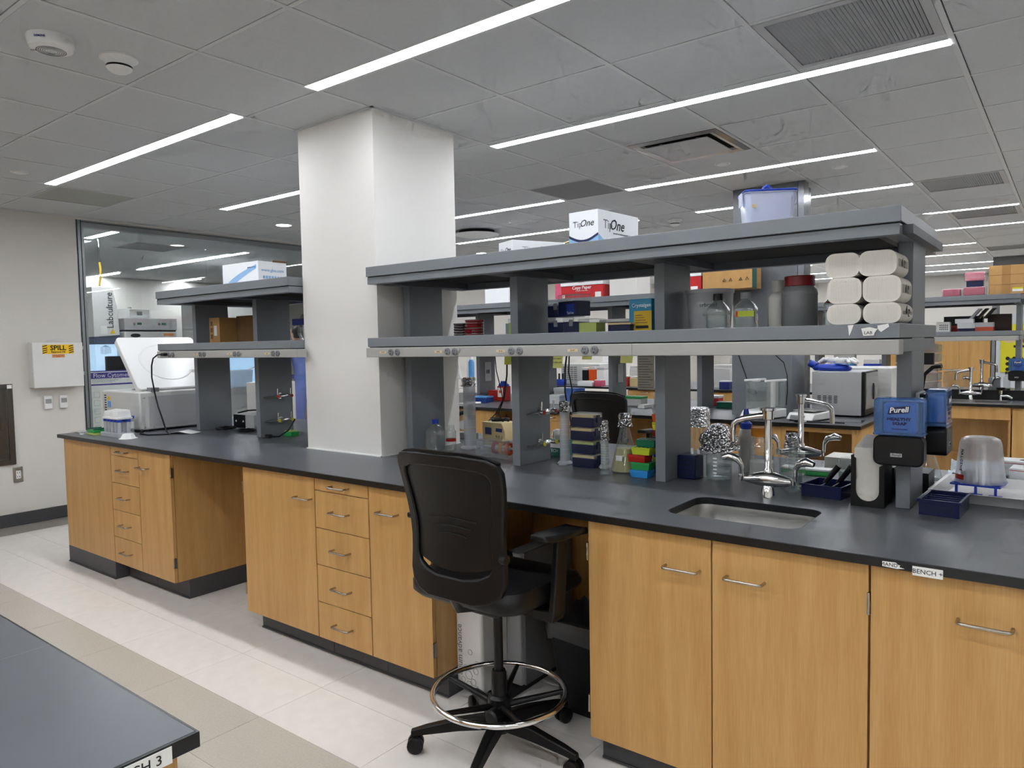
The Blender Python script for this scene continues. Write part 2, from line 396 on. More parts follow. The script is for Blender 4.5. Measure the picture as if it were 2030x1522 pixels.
# (col index k: gx(k)..gx(k+1), row j: gy(j)..gy(j+1))
GRILLE = [(4, -1), (4, 5), (4, 8), (4, 14)]
PLAQUE = [(2, 1)]
PERF = [(0, 2), (-5, -2)]
skip = set(GRILLE+PLAQUE+PERF)
_view = (_fw.x, _fw.y)
_tile_me = {}
far = MB(); n_tile = 0
def tile_rects(x0, x1, y0, y1):
    """tile area minus the light strips that run through it"""
    ys = [(y0, y1)]; 
    for (a, b, c, d) in LIGHTS:
        if a < x1-.05 and b > x0+.05 and c < y1 and d > y0:
            out = []
            for (p, q) in ys:
                if d <= p or c >= q: out.append((p, q)); continue
                if c-p > .03: out.append((p, c))
                if q-d > .03: out.append((d, q))
            ys = out
    return ys
col_rects = [(2.199, 2.815, .487, 1.10), (3.44, 3.995, 3.79, 3.91)]
for k in range(-6, 10):
    for j in range(-15, 22):
        if (k, j) in skip: continue
        x0, x1, y0, y1 = gx(k)+.0165, gx(k+1)-.0125, gy(j)+.0095, gy(j+1)-.0155
        x0 = max(x0, XW+.025); x1 = min(x1, XE-.02); y1 = min(y1, YN-.02); y0 = max(y0, YS+.02)
        if x1-x0 < .05 or y1-y0 < .05: continue
        cx, cy = (x0+x1)/2-CAMP.x, (y0+y1)/2-CAMP.y; d = math.hypot(cx, cy); fwd = (cx*_fw.x+cy*_fw.y); lat = abs(cx*_fw.y-cy*_fw.x)
        inview = fwd > .7 and lat < fwd*.78+.7 and j < 12
        for (p, q) in tile_rects(x0, x1, y0, y1):
            if not inview: far.box(x0, x1, p, q, CZ, CZ+.012); continue
            key = (round(x1-x0, 3), round(q-p, 3))
            me = _tile_me.get(key)
            if me is None: me = _tile_me[key] = mesh_of('ceiling_tile', MB().box(0, key[0], 0, key[1], 0, .012), CEIL)
            o = bpy.data.objects.new('ceiling_tile', me); COL.objects.link(o); o.location = (x0, p, CZ); o.parent = ceiling; n_tile += 1
tag(obj('ceiling_tile_field', far, CEIL, ceiling), kind='stuff')
tees = MB()
for k in range(-6, 11):
    x = gx(k)
    if not XW+.03 < x < XE-.03: continue
    cuts = sorted([(c-.004, d+.004) for (a, b, c, d) in LIGHTS if a < x < b])
    y = YS
    for c, d in cuts+[(YN, YN)]:
        if c-y > .02: tees.box(x-.0115, x+.0115, y, c, CZ-.0008, CZ+.0085)
        y = d
tag(obj('main_tee_grid', tees, TEE, ceiling), kind='stuff')
tees = MB()
for j in range(-15, 23):
    y = gy(j)
    for k in range(-7, 10):
        a, b = max(gx(k)+.0125, XW+.02), min(gx(k+1)-.0125, XE-.02)
        if b-a > .05 and YS+.02 < y < YN-.02: tees.box(a, b, y-.0105, y+.0085, CZ-.0004, CZ+.0085)
tag(obj('cross_tee_grid', tees, TEE, ceiling), kind='stuff')
print('ceiling tiles', n_tile)
_where = {}
_lab_pos = lambda x, y: None
LLAB = [(-1, 'behind'),]
def light_label(i, x0, y0):
    row = {0: 'first', 1: 'second'}
    return None
def make_light(x0, x1, y0, y1, label):
    t = thing('linear_light', label, 'ceiling light', ((x0+x1)/2, (y0+y1)/2, CZ), 0, 'recessed linear ceiling lights')
    hx, hy = (x1-x0)/2, (y1-y0)/2
    obj('diffuser', MB().box(-hx, hx, -hy+.004, hy-.004, -.003, .004), LAMP, t)
    f = MB()
    f.box(-hx, hx, -hy-.002, -hy+.004, -.0035, .006).box(-hx, hx, hy-.004, hy+.002, -.0035, .006)
    obj('trim_frame', f, WHITE, t)
LN = {}
bayname = {-2: 'two bays behind the viewer, unseen and added for front light', -1: 'over the bench behind the viewer', 0: 'over the near bench', 1: 'over the second bench', 2: 'over the third bench', 3: 'over the fourth bay, farther back', 4: 'over the last bay, by the far wall'}
for base in (-2, -1, 0, 1, 2, 3, 4):
    for q in range(6 if base in (-2, -1, 1, 2) else 4):
        L = LIGHTS[{-2: 0, -1: 6, 0: 12, 1: 16, 2: 22, 3: 28, 4: 32}[base]+q]
        side = ['glass-wall section', 'middle section', 'unseen right-hand section added for fill'][q//2]
        edge = ['nearer line', 'farther line'][q % 2]
        lab = {(0, 0): 'long bright linear light left of the white column, near the smoke detector',
               (0, 1): 'linear light seen partly behind the left side of the white column',
               (0, 2): 'linear light running out of the top edge above the white column',
               (0, 3): 'longest linear light, ending beside the big slatted air grille',
               (1, 2): 'linear light passing just beyond the square supply diffuser'}.get((base, q), 'linear light %s, %s, %s' % (bayname[base], side, edge))
        make_light(*L, lab)
# perforated / slatted / plaque panels in the ceiling
for n, (k, j) in enumerate(GRILLE):
    x0, x1, y0, y1 = gx(k)+.0165, gx(k+1)-.0125, gy(j)+.0095, gy(j+1)-.0155
    hx, hy = (x1-x0)/2, (y1-y0)/2
    t = thing('air_grille', ['large slatted return air grille beside the longest linear light', 'slatted air grille over the second bench, right side', 'slatted air grille over the third bench beneath a linear light', 'farthest slatted air grille near the far wall'][n], 'air vent', ((x0+x1)/2, (y0+y1)/2, CZ), 0, 'slatted ceiling grilles')
    f = MB(); f.box(-hx, hx, -hy, -hy+.035, -.004, .01).box(-hx, hx, hy-.035, hy, -.004, .01).box(-hx, -hx+.035, -hy+.035, hy-.035, -.004, .01).box(hx-.035, hx, -hy+.035, hy-.035, -.004, .01)
    obj('frame', f, LGREY, t)
    obj('duct_opening', MB().box(-hx+.03, hx-.03, -hy+.03, hy-.03, .006, .0085), mat('duct shade', '2b2c2d', .7), t)
    ns = 34; me = None
    for s in range(ns):
        x = -hx+.045+(2*hx-.09)*s/(ns-1)
        if me is None: me = mesh_of('slat', MB().hexa([(-.006, -hy+.03, -.002), (-.005, -hy+.03, -.002), (-.005, hy-.03, -.002), (-.006, hy-.03, -.002)], [(.003, -hy+.03, .004), (.0045, -hy+.03, .004), (.0045, hy-.03, .004), (.003, hy-.03, .004)]), mat('grille enamel', '9da0a3', .45))
        o = obj('slat', me, LGREY, t, (x, 0, 0))
for (k, j) in PLAQUE:
    x0, x1, y0, y1 = gx(k)+.0165, gx(k+1)-.0125, gy(j)+.0095, gy(j+1)-.0155
    hx = (x1-x0)/2
    t = thing('supply_diffuser', 'square metal supply diffuser with hanging plaque above the near bench', 'air vent', ((x0+x1)/2, (y0+y1)/2, CZ))
    f = MB()
    def ring(h1, z1, h2, z2):
        a = [(-h1,-h1,z1),(h1,-h1,z1),(h1,h1,z1),(-h1,h1,z1)]; b = [(-h2,-h2,z2),(h2,-h2,z2),(h2,h2,z2),(-h2,h2,z2)]
        f.add(a+b, [(i, (i+1) % 4, 4+(i+1) % 4, 4+i) for i in range(4)])
    ring(hx, -.002, hx-.03, -.012); ring(hx-.03, -.012, hx-.06, -.004); ring(hx-.06, -.004, hx-.1, .05)
    obj('cone', f, STEEL, t, smooth=50)
    obj('throat', MB().box(-hx+.1, hx-.1, -hx+.1, hx-.1, .04, .05), DARKGAP, t)
    obj('plaque', MB().box(-hx+.085, hx-.085, -hx+.085, hx-.085, -.016, -.011), LGREY, t)
    for sx in (-1, 1):
        for sy in (-1, 1): obj('hanger', MB().box(sx*.12-.01, sx*.12+.01, sy*.15-.004, sy*.15+.004, -.012, .045), STEEL, t)
for n, (k, j) in enumerate(PERF):
    x0, x1, y0, y1 = gx(k)+.0165, gx(k+1)-.0125, gy(j)+.0095, gy(j+1)-.0155; hx, hy = (x1-x0)/2, (y1-y0)/2
    t = thing('perforated_panel', ['dark grey perforated return panel right of the white column', 'grey perforated ceiling panel at the end of the left light'][n], 'air vent', ((x0+x1)/2, (y0+y1)/2, CZ))
    f = MB(); f.box(-hx, hx, -hy, -hy+.02, -.002, .01).box(-hx, hx, hy-.02, hy, -.002, .01).box(-hx, -hx+.02, -hy+.02, hy-.02, -.002, .01).box(hx-.02, hx, -hy+.02, hy-.02, -.002, .01)
    obj('frame', f, LGREY, t); obj('perforated_sheet', MB().box(-hx+.02, hx-.02, -hy+.02, hy-.02, 0, .006), mat(['dark perforated metal', 'pale perforated metal'][n], ['6f7071', 'a3a49d'][n], .5, var=.1, scale=400), t)
# small ceiling devices
t = thing('speaker_strobe', 'round white fire speaker with strobe on the ceiling, top left', 'alarm', (2.5, -.865, CZ))
obj('housing', MB().lathe([(0, -.05), (.058, -.049), (.074, -.042), (.081, -.024), (.083, 0)], n=32), WHITE, t, smooth=40)
for r in (.02, .027, .034, .041, .048): obj('grille_ring', MB().lathe([(r, -.0492), (r+.002, -.0506), (r+.004, -.0492)], n=28), MGREY, t, smooth=60)
obj('strobe_lens', MB().lathe([(0, -.064), (.01, -.061), (.016, -.049)], n=16), CLEARP, t, smooth=60)
txt(t, 'FIRE', .013, MGREY, (-.035, -.048, -.0496), (PI, 0, .6)); txt(t, 'SIEMENS', .011, INKB, (.055, -.0595, -.022), (PI/2, 0, .74), bold=.0003)
t = thing('smoke_detector', 'white smoke detector beside the round fire speaker', 'smoke detector', (2.5, -.61, CZ))
SD = MB().lathe([(0, -.062), (.03, -.06), (.045, -.05), (.05, -.042)], n=28)
obj('chamber_cap', SD, WHITE, t, smooth=40); obj('vent_band', MB().lathe([(.046, -.042), (.046, -.034)], n=28), DARKGAP, t, smooth=60)
obj('base', MB().lathe([(.05, -.034), (.054, -.022), (.058, -.012), (.074, -.008), (.074, 0)], n=28), WHITE, t, smooth=40)
dup(t, (2.46, 4.8, CZ), 0, 'small white smoke detector seen between the carton and the clear bin')
for lab, x, y in (('flush round sprinkler cover near the left edge', .02, -.15), ('flush round sprinkler cover right of the second linear light', 4.32, 3.52), ('round concealed sprinkler ring next to the supply diffuser', 3.715, 2.865)):
    t = thing('sprinkler_cover', lab, 'sprinkler', (x, y, CZ), 0, 'concealed sprinkler covers')
    obj('cover_plate', MB().lathe([(0, -.008), (.038, -.008), (.042, -.004), (.042, -.001)], n=24), WHITE, t, smooth=40)
    obj('escutcheon', MB().lathe([(.043, -.001), (.052, -.003), (.056, 0)], n=24), WHITE, t, smooth=60)
for lab, x, y in (('lit round downlight left of the white column', -.55, 2.32), ('lit round downlight right of the white column', -.62, 5.45)):
    t = thing('downlight', lab, 'ceiling light', (x, y, CZ), 0, 'round downlights')
    obj('lens', MB().lathe([(0, -.004), (.07, -.004), (.072, .004)], n=24), DOWN, t); obj('trim_ring', MB().lathe([(.072, -.004), (.085, -.003), (.087, .001)], n=24), WHITE, t, smooth=60)
t = thing('round_diffuser', 'round white air diffuser with dark gap beyond the column', 'air vent', (.567, 3.95, CZ))
obj('disc', MB().lathe([(0, -.05), (.2, -.05), (.24, -.04), (.24, -.036), (0, -.036)], n=32), WHITE, t, smooth=40); obj('neck', MB().lathe([(.19, -.036), (.19, .0)], n=28), DARKGAP, t)

# walls
struct('wall_left', MB().box(XW-.14, XW, YS, .80, 0, CZ+.007), PAINT, 'warm white wall at the left end')
struct('wall_left_upper', MB().box(XW-.14, XW, .80, 5.16, CZ-.012, CZ+.007), PAINT)
struct('wall_left_far', MB().box(XW-.14, XW, 5.16, YN, 0, CZ+.007), PAINT)
struct('wall_back', MB().box(-7.1, XE+.1, YN, YN+.12, 0, CZ+.007), PAINT, 'far wall of the laboratory')
struct('wall_right', MB().box(XE, XE+.12, YS, YN, 0, CZ+.007), PAINT)
struct('wall_front', MB().box(XW-.14, XE+.1, YS-.12, YS, 0, CZ+.007), PAINT)
struct('baseboard_left', MB().box(XW, XW+.012, YS, .80, 0, .105).box(XW, XW+.02, YS, .80, 0, .012), KICK, 'dark grey vinyl base along the left wall')
# ceiling edge angle on the left wall
struct('trim_1', MB().box(XW, XW+.022, YS, 5.16, CZ+.002, CZ+.006), TEE)
# glazed partition
win = struct('window_1', MB().box(XW-.09, XW-.01, .80, .872, 0, CZ-.012), mat('window frame', '8d9194', .35, metal=.6, var=.02), 'tall glazed partition in a grey metal frame')
FR = MATS['window frame']
obj('head_frame', MB().box(XW-.09, XW-.01, .872, 5.16, CZ-.075, CZ-.012), FR, win); obj('bottom_rail', MB().box(XW-.09, XW-.01, .872, 5.16, 0, .11), FR, win)
obj('end_jamb', MB().box(XW-.09, XW-.01, 5.10, 5.16, .11, CZ-.075), FR, win)
obj('reveal_gasket', MB().box(XW-.012, XW-.006, .812, .818, 0, CZ-.012).box(XW-.012, XW-.006, .845, .85, 0, CZ-.012).box(XW-.012, XW-.006, .85, 5.16, CZ-.03, CZ-.026), DARKGAP, win)
ys = [.872, 2.075, 3.6, 5.10]
for a, b in zip(ys, ys[1:]): obj('glass_pane', MB().box(XW-.056, XW-.046, a+.002, b-.002, .11, CZ-.075), PANE, win)
# far adjoining room
struct('wall_adjoining_side', MB().box(-7, XW-.14, .7, .78, 0, CZ), PAINT); struct('wall_adjoining_back', MB().box(-7.05, -6.95, .7, YN, 0, CZ), PAINT)
struct('wall_adjoining_far', MB().box(-7, XW-.14, 8.2, 8.3, 0, CZ), PAINT)
struct('ceiling_adjoining', MB().box(-6.95, XW-.14, .78, 8.2, CZ+.001, CZ+.0085), CEIL)
# columns
t = thing('column', 'white square structural column rising through the near bench', 'column', (2.507, .7935, .908))
obj('shaft', MB().box(-.308, .308, -.3065, .3065, 0, CZ-.908), mat('column paint', 'e4e2dd', .6, var=.01, scale=2), t)
obj('caulk_line', MB().box(-.314, .314, -.3125, -.3066, 0, .006).box(.3081, .314, -.3125, .3065, 0, .006), WHITE, t)
obj('ceiling_trim', MB().box(-.322, .322, -.3205, -.3066, CZ-.908-.006, CZ-.908).box(.3081, .322, -.3205, .32, CZ-.908-.006, CZ-.908), TEE, t)
t = thing('grey_column', 'grey metal clad column rising behind the clear bin', 'column', (3.72, 3.85, .908))
obj('front_panel', MB().box(-.28, .23, -.06, .3, 0, CZ-.908), mat('column cladding', '6d7074', .35, metal=.4, var=.03, scale=2), t)
obj('edge_panel', MB().box(.234, .278, -.06, .06, 0, CZ-.908), mat('edge cladding', '7d8084', .25, metal=.7, var=.02), t)
obj('service_chase', MB().box(-.16, .29, -.40, -.065, 0, .53), GREY, t)
# ================================================================ near bench: worktop, sink, cabinets
CT = .908; CB = .884; BD = 1.53
def handle(parent, x, z, w=.114, y=0.0):
    r = .0048; pts = [(x-w/2, y, z), (x-w/2, y-.018, z)]+arc((x-w/2+.012, y-.024), .012, 180, 270, 4, 'xy', z)
    pts += arc((x+w/2-.012, y-.024), .012, 270, 360, 4, 'xy', z)+[(x+w/2, y-.018, z), (x+w/2, y, z)]
    pts = [(p[0], p[1], p[2]) for p in pts]
    return obj('handle', MB().tube(pts, r, 8), NICKEL, parent, smooth=50)
def hinge(parent, x, z, y=0.0):
    return obj('hinge', MB().box(x-.004, x+.004, y-.003, y+.012, z-.03, z+.03).cyl((x, y-.003, z-.03), .0035, .06, 8), NICKEL, parent)
DR = [(.820, .8745), (.643, .8165), (.467, .6395), (.290, .4635), (.116, .2865)]
def cabinet(label, x0, x1, kind, y0=0.0, kick='recess', hx=None, hinge_x=None, hinge_y=-.003, name='base_cabinet', flip=False, depth=.70, nd=1, zt=.8745, sink=False):
    """y0 = face plane; kind: drawers, door, doors, panel"""
    t = thing(name, label, 'cabinet', (0, 0, 0))
    t.location = ((x0+x1)/2, y0+.03, 0); h = (x1-x0)/2; g = .0021
    obj('carcass', MB().box(-h, h, .021, depth, .116, (zt+.0085) if not sink else .69), WOOD, t)
    if sink: obj('carcass_side', MB().box(-h, -h+.018, .021, depth, .69, zt+.0085).box(h-.018, h, .021, depth, .69, zt+.0085), WOOD, t)
    obj('gap_shade_plate', MB().box(-h+.003, h-.003, .0195, .0207, .118, zt), DARKGAP, t)  # dark plate added so the door gaps read as shade
    if kind == 'drawers':
        for a, b in DR:
            d = obj('drawer_front', MB().box(-h+g, h-g, 0, .019, a, min(b, zt)), WOOD, t, bev=.001); handle(d, 0, (a+b)/2 if b-a < .1 else (a+b)/2)
    elif kind in ('door', 'doors'):
        n = nd; ww = 2*h/n
        for i in range(n):
            a = -h+ww*i; d = obj('door', MB().box(a+g, a+ww-g, 0, .019, .116, zt), WOOD, t, bev=.001)
            if hx: handle(d, hx[i]-(x0+x1)/2, .772)
            if hinge_x and hinge_x[i] is not None:
                for z in (.77, .235): hinge(d, hinge_x[i]-(x0+x1)/2, z)
    else:
        obj('filler_panel', MB().box(-h, h-g, 0, .019, .116, zt), WOOD, t, bev=.001)
    ky = 0.0 if kick == 'flush' else .087
    obj('toe_kick', MB().box(-h+(0 if kick != 'end' else .02), h-(0 if kick != 'endr' else .02), ky, depth-.06, 0, .116).box(-h+.0, h, ky-.006, ky, 0, .008), KICK, t)
    return t
cabinet('wood end panel section at the far left of the near bench', .03, .749, 'panel', kick='flush')
cabinet('narrow wood drawer cabinet with five drawers at the far left end', .751, 1.122, 'drawers')
cabinet('narrow single-door wood cabinet left of the first knee space', 1.124, 1.512, 'door', hx=[1.20], hinge_x=[1.516])
cabinet('wide single-door wood cabinet right of the first knee space', 2.259, 2.852, 'door', hx=[2.775], hinge_x=[2.258])
cabinet('wood drawer cabinet with five drawers below the white column', 2.854, 3.229, 'drawers')
cabinet('single-door wood cabinet behind the black drafting chair', 3.231, 3.603, 'door', hx=[3.36], hinge_x=[3.607])
cabinet('double-door wood sink cabinet right of the drafting chair', 4.352, 5.237, 'doors', nd=2, hx=[4.70, 4.90], hinge_x=[4.351, 5.236], sink=True)
cabinet('wood cabinet below the bench label at the right edge', 5.239, 6.12, 'doors', nd=2, hx=[5.50, 5.86], hinge_x=[None, None])
solo('modesty_panel', 'wood back panel closing the knee spaces under the near bench', 'panel', MB().box(-3.02, 3.02, -.01, .01, .0, .87), WOOD, (3.06, .76, .008))
# worktop with openings for the column and the sink
SX0, SX1, SY0, SY1 = 4.57, 5.012, .16, .47
t = thing('worktop', 'long dark grey resin worktop of the near bench with sink opening', 'worktop', (0, 0, CB))
obj('slab', MB().slab([.004, 2.197, 2.817, SX0, SX1, 6.4], [.004, SY0, SY1, .485, 1.102, BD-.004], 0, CT-CB, [(2.197, 2.817, .485, 1.102), (SX0, SX1, SY0, SY1)]), TOP, t)
obj('front_edge', MB().box(0, 6.4, 0, .004, -.001, CT-CB-.0012), TOPE, t); obj('end_edge', MB().box(0, .004, .004, BD, -.001, CT-CB-.0012), TOPE, t); obj('rear_edge', MB().box(0, 6.4, BD-.004, BD, -.001, CT-CB-.0012), TOPE, t)
b = MB(); rr = rrect(SX0, SX1, SY0, SY1, .055, 6)
# corner fillets of the opening
for (cx, cy, k0) in ((SX1, SY1, 0), (SX0, SY1, 1), (SX0, SY0, 2), (SX1, SY0, 3)):
    seg = rr[k0*7:k0*7+7]; b.prism([(cx, cy)]+seg[::-1] if False else [(cx, cy)]+seg, 0, CT-CB, 'z')
obj('sink_corner', b, TOP, t)
b = MB(); n = len(rr); rin = rrect(SX0+.003, SX1-.003, SY0+.003, SY1-.003, .053, 6)
b.add([(p[0], p[1], z) for z in (-.001, CT-CB-.0015) for p in rin], [(i, (i+1) % n, n+(i+1) % n, n+i) for i in range(n)])
obj('sink_edge', b, TOPE, t, smooth=50)
t = thing('sink', 'undermounted stainless steel sink basin in the near bench', 'sink', (0, 0, .6995))
b = MB(); loops = []
for (o_, r_, z_) in ((-.012, .06, .1835), (.004, .05, .1835), (.006, .05, .17), (.016, .055, .03), (.05, .05, .004), (.14, .02, .0)):
    loops.append([(p[0], p[1], z_) for p in rrect(SX0+o_, SX1-o_, SY0+o_, SY1-o_, r_, 6)])
vs = [p for L in loops for p in L]; fs = []
for a in range(len(loops)-1):
    for i in range(n): fs.append((a*n+i, a*n+(i+1) % n, (a+1)*n+(i+1) % n, (a+1)*n+i))
fs.append(tuple(range((len(loops)-1)*n, len(loops)*n)))
b.add(vs, fs); obj('basin', b, STEEL, t, smooth=50)
obj('drain', MB().lathe([(0, .003), (.03, .003), (.042, .006), (.045, .002)], (4.79, .32, 0), 24), CHROME, t, smooth=40)
# bench labels on the front edge
t = thing('bench_label', 'white tape label handwritten BENCH on the right worktop edge', 'label', (5.378, -.0012, .888))
obj('tape', MB().box(-.034, .034, -.0006, .0006, -.0125, .0115), PAPER, t); txt(t, 'BENCH +', .0165, INK, (0, -.001, -.001), name='handwriting')
t = thing('torn_label', 'torn white label remains left of the bench label', 'label', (5.302, -.0012, .893))
obj('tape', MB().prism([(-.028, .007), (.004, .008), (.008, .003), (.014, .002), (.012, -.003), (.024, -.005), (.006, -.008), (-.028, -.006)], -.0006, .0006, 'y'), PAPER, t); txt(t, 'MAND', .014, INK, (-.012, -.001, 0), name='handwriting')
# ---------------------------------------------------------------- shelving over the benches
def shelving(label, x0, x1, ups, race, outlets, yo=0.0, slots=True, cat='shelving', end=None, z0=CT):
    t = thing('reagent_shelf', label, cat, (x0, .766+yo, z0)); X = lambda x: x-x0; Y = lambda y: y-.766; Z = lambda z: z-z0
    for u in ups: obj('upright', MB().box(X(u), X(u+.045), Y(.642), Y(.893), 0, Z(1.80)), GREY, t, bev=.002)
    obj('top_shelf', MB().box(0, X(x1), Y(.396), Y(1.128), Z(1.833), Z(1.882)), GREY, t, bev=.002)
    f = MB(); w_ = .045
    f.box(.004, X(x1)-.004, Y(.402), Y(.402+w_), Z(1.795), Z(1.829)).box(.004, X(x1)-.004, Y(1.122-w_), Y(1.122), Z(1.795), Z(1.829))
    obj('top_rail', f, GREY, t, bev=.0015)
    f = MB(); f.box(.004, .05, Y(.402+w_), Y(1.122-w_), Z(1.795), Z(1.829)).box(X(x1)-.05, X(x1)-.004, Y(.402+w_), Y(1.122-w_), Z(1.795), Z(1.829))
    obj('end_rail', f, GREY, t)
    obj('rail_gap', MB().box(.006, X(x1)-.006, Y(.404), Y(1.12), Z(1.829), Z(1.833)), DARKGAP, t)
    for u in ups: obj('cross_bracket', MB().box(X(u)-.03, X(u)+.075, Y(.402+w_), Y(1.122-w_), Z(1.80), Z(1.828)), GREYD, t)
    obj('shelf', MB().box(0, X(x1), Y(.396), Y(1.128), Z(1.482), Z(1.527)), GREY, t, bev=.002)
    obj('shelf_gap', MB().box(.006, X(x1)-.006, Y(.404), Y(1.12), Z(1.478), Z(1.482)), DARKGAP, t)
    obj('shelf_rail', MB().box(.004, X(x1)-.003, Y(.46), Y(1.122), Z(1.437), Z(1.478)), GREY, t, bev=.0015)
    r = obj('raceway', MB().box(X(race[0]), X(race[1]), Y(.392), Y(.458), Z(1.431), Z(1.4775)), RACE, t, bev=.0025)
    if end: obj('raceway_joint', MB().box(X(end)-.0008, X(end)+.0008, Y(.3912), Y(.393), Z(1.432), Z(1.477)), MGREY, r)
    if slots:
        for x in outlets:
            for k, dx in enumerate((0, .044)):
                cx = X(x)+dx
                obj('outlet', MB().lathe([(0, -.0055), (.0125, -.0055), (.0165, -.004), (.0175, .001)], (cx, Y(.391), Z(1.4545)), 16, 'y', sx=1.0), MGREY, r, smooth=40)
                s = MB(); yy = Y(.391)-.0062
                s.box(cx-.0065, cx-.0045, yy, yy+.001, Z(1.456), Z(1.464)).box(cx+.0035, cx+.0055, yy, yy+.001, Z(1.456), Z(1.463)).cyl((cx, yy, Z(1.446)), .003, .001, 8, 'y')
                obj('outlet_slot', s, INKW if False else DARKGAP, r)
            obj('circuit_label', MB().box(X(x)-.083, X(x)-.035, Y(.3912), Y(.392), Z(1.449), Z(1.460)), mat('tan label', 'd9c7a0', .6), r)
            txt(r, '22-%02d' % (44+outlets.index(x)), .009, INK, (X(x)-.059, Y(.391), Z(1.4545)), name='circuit_number')
            obj('screw', MB().cyl((X(x)+.072, Y(.3905), Z(1.4545)), .003, .002, 8, 'y').cyl((X(x)-.028, Y(.3905), Z(1.4545)), .003, .002, 8, 'y'), STEEL, r)
    return t
shelf_main = shelving('grey two-tier reagent shelf over the near bench, right of the white column', 2.836, 5.242, [2.846, 3.559, 4.303, 5.192], (2.828, 5.242), [3.011, 3.386, 3.756, 4.125], end=4.333)
shelf_left = shelving('grey two-tier reagent shelf over the near bench, left of the white column', .692, 2.190, [.71, 1.454], (.688, 2.255), [.86, 1.249, 1.640, 2.033])
# scraped label on the shelf edge
t = thing('scraped_label', 'scraped white label remnants reading LAB on the shelf edge', 'label', (5.17, .3952, 1.505))
obj('patch', MB().prism([(-.075, .019), (-.058, .02), (-.066, -.004), (-.071, -.014)], -.0006, .0004, 'y'), PAPER, t)
obj('patch', MB().prism([(-.036, .008), (-.012, .012), (.008, .006), (.014, .012), (.002, -.006), (0, -.014), (-.03, -.015)], -.0006, .0004, 'y'), PAPER, t)
obj('patch', MB().prism([(.01, .016), (.04, .021), (.043, .012), (.02, -.004), (.012, .004)], -.0006, .0004, 'y'), PAPER, t)
txt(t, 'LAB', .014, INK, (-.016, -.001, -.006), name='handwriting')
# gas / vacuum taps on the uprights
def tap(label, x, y, z, m):
    t = thing('service_tap', label, 'tap', (x+.0006, y, z))
    obj('flange', MB().cyl((0, 0, 0), .02, .006, 16, 'x').cyl((.006, 0, 0), .009, .034, 12, 'x'), CHROME, t, smooth=40)
    obj('manifold', MB().tube([(.04, -.05, 0), (.04, -.012, 0), (.04, .012, 0), (.04, .05, 0)], [.008, .0125, .0125, .008], 12), CHROME, t, smooth=50)
    for s in (-1, 1):
        obj('valve_body', MB().cyl((.04, s*.05, 0), .012, .026, 12, 'x'), CHROME, t, smooth=40)
        obj('colour_disc', MB().cyl((.066, s*.05, 0), .0105, .003, 12, 'x'), m, t)
        obj('lever', MB().tube([(.05, s*.05, .01), (.05, s*.05+.003, .05)], [.0035, .0048], 8), CHROME, t, smooth=50)
        obj('nozzle', MB().tube([(.045, s*.05-.004, 0), (.038, s*.05-.03, -.002), (.03, s*.05-.055, -.003), (.022, s*.05-.085, -.004)], [.007, .0055, .0075, .003], 10), CHROME, t, smooth=50)
    return t
tap('upper chrome tap with red discs on the middle upright', 3.604, .80, 1.155, RED)
tap('lower chrome tap with yellow discs on the middle upright', 3.604, .80, 1.005, YELL)
tap('upper chrome tap with red discs on the left shelf upright', 1.499, .79, 1.17, RED)
tap('lower chrome tap with yellow discs on the left shelf upright', 1.499, .79, 1.012, YELL)
# near left bench (lower left corner of the picture)
t = thing('worktop', 'dark grey worktop corner of bench 3 in the lower left foreground', 'worktop', (4.62, -1.519, CB))
obj('slab', MB().box(-6.1, -.004, -1.5, -.004, 0, CT-CB), TOP, t, bev=.0015)
obj('front_edge', MB().box(-6.1, 0, -.004, 0, -.001, CT-CB-.0012), TOPE, t); obj('end_edge', MB().box(-.004, 0, -1.5, -.004, -.001, CT-CB-.0012), TOPE, t)
obj('seam', MB().box(-.552, -.550, -1.5, -.004, CT-CB, CT-CB+.0002), MGREY, t)
t = thing('base_cabinet', 'wood cabinet under the bench 3 worktop in the foreground', 'cabinet', (4.60, -1.545, 0))
obj('carcass', MB().box(-6.0, 0, -1.44, 0, .116, CB-.001), WOOD, t); obj('toe_kick', MB().box(-5.9, -.06, -1.36, -.08, 0, .116), KICK, t)
t = thing('bench_label', 'white label reading BENCH 3 on the foreground worktop end', 'label', (4.6212, -1.618, .892))
obj('tape', MB().box(-.0006, .0006, -.06, .055, -.013, .012), PAPER, t); txt(t, 'BENCH 3', .021, INK, (.001, -.002, -.001), SIDE, name='handwriting')
solo('blank_label', 'second white label at the bottom edge of the foreground worktop', 'label', MB().box(-.0006, .0006, -.04, .04, -.013, .012), PAPER, (4.6212, -1.735, .892))
CT = .9086        # things stand a hair above the worktop
